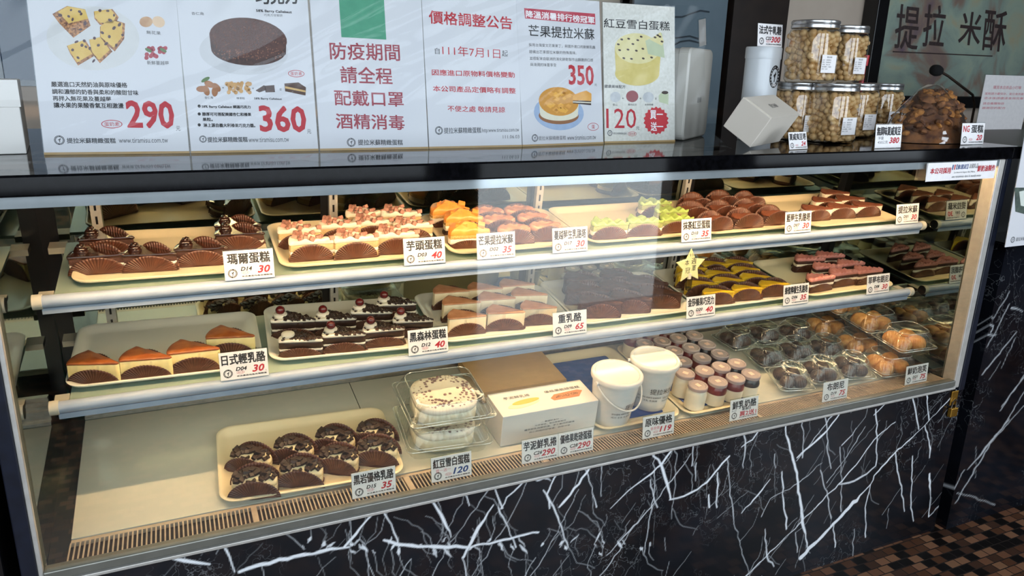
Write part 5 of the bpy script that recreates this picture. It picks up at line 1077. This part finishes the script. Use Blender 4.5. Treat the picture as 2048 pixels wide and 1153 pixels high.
# bag of brown cake scraps
SCRAP = mat('cake_scraps', '#4a2a1a', '#8a5a30', 38, .8, bump=.8, bscale=70); rng = random.Random(12)
t = empty('scrap_bag', 'clear plastic bag heaped with brown cake scraps beside the nut jars', 'bag', loc=(2.03, .155, T0), rz=math.radians(10))
b = MB(); fn = bumpy(.012, 60, rng); f2 = bumpy(.006, 170, rng); rings = []
for k in range(16):
    s_ = 1-k/15*.97; z = .118*(1-s_**2.2)
    rings.append([((.125*s_)*math.cos(a)+ .02*(1-s_), .085*s_*math.sin(a), max(.001, z+fn(.1*s_*math.cos(a), .1*s_*math.sin(a), 1)*min(1, k/3)+f2(.1*s_*math.cos(a), .1*s_*math.sin(a), 1)*min(1, k/3))) for a in [2*math.pi*i/48 for i in range(48)]])
b.loft(rings)
for k in range(170):
    a = rng.uniform(0, 6.28); s_ = math.sqrt(rng.random())*.95; z = .118*(1-s_**2.2); q = .012*rng.uniform(.5, 1.3)
    T = Matrix.Translation((.125*s_*math.cos(a)+.02*(1-s_), .085*s_*math.sin(a), z+.006)) @ Matrix.Rotation(rng.uniform(0, 6), 4, 'Z') @ Matrix.Rotation(rng.uniform(-1, 1), 4, 'X')
    b.ball((0, 0, 0), q, rng.choice((0, 0, 1)), 7, 5, sx=rng.uniform(.7, 1.8), sz=.6, T=T)
o = b.build('cake_scraps', [SCRAP, mat('golden_scraps', '#8a5526', '#b57c3c', 60, .85, bump=.6)], t, smooth=40); o['kind'] = 'stuff'
b = MB(); fn = bumpy(.007, 45, rng); rings = []
for k in range(14):
    s_ = 1-k/13*.97; z = .136*(1-s_**2.2)+(.016*max(0, .5-s_))
    rings.append([((.140*s_)*math.cos(a)+.0*(1-s_), .095*s_*math.sin(a), max(.001, z+fn(.14*s_*math.cos(a), .14*s_*math.sin(a), 1)*min(1, k/3))) for a in [2*math.pi*i/40 for i in range(40)]])
b.loft(rings, 0, False, True); b.build('bag_film', clear('bag_film', '#f6f4f2', 2.2, .03, .08, bump=.9, bscale=26), t, smooth=80)
# worktop price tags
p = at('z', T0, 1579, 300); price_tag('small glaring price tag leaning at the foot of the nut jars', '夏威夷豆塔', '', '24', (p[0], p[1], T0), yaw=8, tilt=-14, scale=.72)
p = at('z', T0, 1749, 297); price_tag('white price tag reading 380 in front of the nut jars', '無調味夏威夷豆', '', '380', (p[0], p[1], T0), tilt=-6, extra=[boxed('淨量', .008, .026, .019, .026, 1), boxed('450公克', .008, .040, .0095, .017, 1)], mark=False)
p = at('z', T0, 1921, 290); price_tag('white price tag reading NG 20 in front of the bag of cake scraps', '蛋糕', '', '20', (p[0], p[1], T0), tilt=-6, extra=[boxed('NG', .005, .027, .031, .046, 0, .0004)], name_box=(.034, .044))
price_tag('white price tag reading C22 300 on top of the candy canister', '法式牛軋糖', 'C22', '300', (1.523, .245, T0+.2175), tilt=-6, yaw=6)
# white carton at the far left end
t = empty('white_carton', 'white cardboard carton on the worktop left of the posters', 'carton', loc=(-.072, .24, T0), rz=math.radians(6))
b = MB(); b.box(-.13, .10, 0, .16, 0, .115); b.build('carton_body', CARTON, t, bevel=.0015); b = MB(); b.box(-.13, .102, -.003, .05, .075, .117); b.build('lid_flap', CARTON, t)
# microphone, note, red clip behind the worktop things
YM = 1.36; p = at('y', YM, 1873, 141); q = at('y', YM, 1948, 190); t = empty('desk_microphone', 'gooseneck microphone with a black foam tip in front of the painted sign', 'microphone', loc=(q[0], YM, 1.0105))
rel = lambda a: (a[0]-q[0], a[1]-YM, a[2]-1.0105)
b = MB(); a = rel(p); b.tube([(a[0]-.030, a[1], a[2]+.004), (a[0]-.022, 0, a[2]+.003), (a[0], a[1], a[2]), (a[0]+.022, 0, a[2]-.004), (a[0]+.032, a[1], a[2]-.006)], [.010, .023, .027, .022, .010], 14); b.build('foam_tip', mat('black_foam', '#0b0b0c', '#141415', 300, .95), t, smooth=60)
b = MB(); e = rel(q); b.tube([(a[0]+.03, 0, a[2]-.005), (a[0]+.09, 0, a[2]-.025), (e[0]-.01, 0, e[2]), (e[0]+.02, 0, e[2]-.05), (e[0]+.02, 0, .01)], .006, 8); b.build('gooseneck', mat('neck_metal', '#5a4c44', rough=.35, metal=.6), t, smooth=True)
b = MB(); b.box(-.03, .07, -.04, .04, 0, .012); b.build('stand_base', BLACK, t, bevel=.003)
a0 = at('y', 1.235, 1945, 248); a1 = at('y', 1.235, 2037, 247); a2 = at('y', 1.235, 1947, 149)
o = empty('paper_notice', 'white paper notice with red handwriting below the painted sign', 'notice', loc=(a0[0], 1.215, 1.0105)); nw = a1[0]-a0[0]; nh = a2[2]-1.0105
b = MB(); b.box(0, nw, .0, .002, 0, nh); b.build('sheet', PAPER, o); b = MB(); b.box(-.003, nw+.003, .002, .006, 0, nh+.003); b.box(-.003, nw+.003, .002, .06, 0, .003); b.build('holder', ACRYL, o)
hz = a0[2]-1.0105; hh = nh-hz
lettering('lettering', [boxed('購買本店商品小叮嚀', nw*.2, nw*.8, hz+hh*.72, hz+hh*.79), boxed('蛋糕請冷藏保存，當日食用最佳', nw*.05, nw*.95, hz+hh*.60, hz+hh*.65), boxed('退冰後請儘速食用完畢', nw*.05, nw*.9, hz+hh*.51, hz+hh*.56), boxed('請自備購物袋', nw*.05, nw*.5, hz+hh*.40, hz+hh*.45), boxed('謝謝您的配合', nw*.05, nw*.55, hz+hh*.31, hz+hh*.36)], o, ROSE, eps=.0004)
p = at('y', .50, 1727, 135); o = empty('red_pen', 'red pen standing upright behind the nut jars', 'pen', loc=(p[0], .50, T0))
b = MB(); b.tube([(0, 0, 0), (0, 0, p[2]-T0+.01)], .007, 10); b.build('barrel', mat('red_plastic', '#b3202a', '#bd2a33', 20, .3), o, smooth=True); b = MB(); b.tube([(0, 0, p[2]-T0+.005), (.002, 0, p[2]-T0+.035)], .011, 10); b.build('pen_cap', mat('red_plastic'  , '#b3202a'), o, smooth=True)
# poster standing on the pedestal at the right edge
zb = .856; c0 = at('z', zb, 2010, 495); dirv = Vector((1, 0.0, 0)); o = empty('poster', 'white poster with a dark picture standing on the pedestal at the right edge', 'poster', 'posters right of the case', loc=(c0[0], c0[1], zb)); o.rotation_euler = (math.radians(-2), 0, 0)
b = MB(); b.box(0, .21, 0, .0014, 0, .297); b.build('sheet', PAPER_C, o); b = MB(); b.box(-.001, .211, .0016, .0036, 0, .299); b.build('backing_board', ACRYL, o)
def uvp(px, py): p = at('y', c0[1], px, py); return (p[0]-c0[0], p[2]-zb)
b = MB(); b.poly([(u, -.0004, v) for u, v in (uvp(2033, 376), uvp(2090, 376), uvp(2090, 440), uvp(2033, 424))], 0); b.poly([(u, -.0005, v) for u, v in (uvp(2042, 384), uvp(2060, 380), uvp(2058, 415), uvp(2044, 412))], 1); b.build('printed_picture', [pm('dark_photo', '#2e3a34', '#4c5a50', 60), pm('pale_cream', '#c9cfc6')], o, solid='raw')
a = uvp(2026, 480); b = MB(); emblem(b, a[0], a[1], .008, 0, -.0004, 1); b.build('emblem', [GREY_INK, PAPER_C], o)
lettering('lettering', [boxed('提拉米蘇精緻蛋糕', a[0]+.012, a[0]+.085, a[1]-.005, a[1]+.005, 1), boxed('布朗尼', .02, .10, .235, .275, 0, .0005), boxed('濃郁巧克力與', .035, .12, .205, .215), boxed('核桃的搭配，', .033, .12, .188, .198), boxed('口感扎實香醇', .031, .12, .171, .181)], o, [INK, GREY_INK], eps=.0005)
# crumpled clear wrap over the posters and the front edge of the worktop
FILM = clear('clear_wrap', '#f7f9fa', .4, .0, .12)
prof = [(.085, 1.1065), (.10, 1.109), (.16, 1.135), (.19, 1.19), (.203, 1.26), (.214, 1.33), (.226, 1.40)]
def film(name, x0, x1, label, seed, amp):
    rng = random.Random(seed); n = 200; m = 64; b = MB(); vs = []
    cr = [(rng.uniform(x0-.3, x1), rng.uniform(1.10, 1.2), rng.uniform(.25, .75), rng.uniform(.003, .010), rng.uniform(.4, 1)) for _ in range(16)]
    acc = [0]
    for i in range(1, len(prof)): acc.append(acc[-1]+math.hypot(prof[i][0]-prof[i-1][0], prof[i][1]-prof[i-1][1]))
    for j in range(m+1):
        s_ = acc[-1]*j/m; i = max(k for k in range(len(acc)-1) if acc[k] <= s_+1e-9); f = (s_-acc[i])/(acc[i+1]-acc[i]); y = prof[i][0]+(prof[i+1][0]-prof[i][0])*f; z = prof[i][1]+(prof[i+1][1]-prof[i][1])*f
        for k in range(n+1):
            x = x0+(x1-x0)*k/n; d = 0
            for cx, cz, sl, w, h in cr:
                e = (z+y*.4-cz-(x-cx)*sl)/math.hypot(1, sl); d += amp*h*math.exp(-(e/w)**2)
            d += .0006*math.sin(37*x+11*z)+.0005*math.sin(90*x-60*z)
            lim = .003 if z < 1.11 else 1
            vs.append((x, y-min(d, lim), z+(min(d, .002) if z < 1.112 and y > -.01 else 0)))
    k_ = n+1; b.add(vs, [(j*k_+i, j*k_+i+1, (j+1)*k_+i+1, (j+1)*k_+i) for j in range(m) for i in range(n)])
    o = b.build(name, FILM, smooth=80, solid='raw'); tag(o, label, 'plastic wrap'); return o
film('plastic_wrap', -.12, 1.345, 'crumpled clear plastic wrap stretched over the posters and worktop edge', 4, .0042)
bpy.context.view_layer.update()
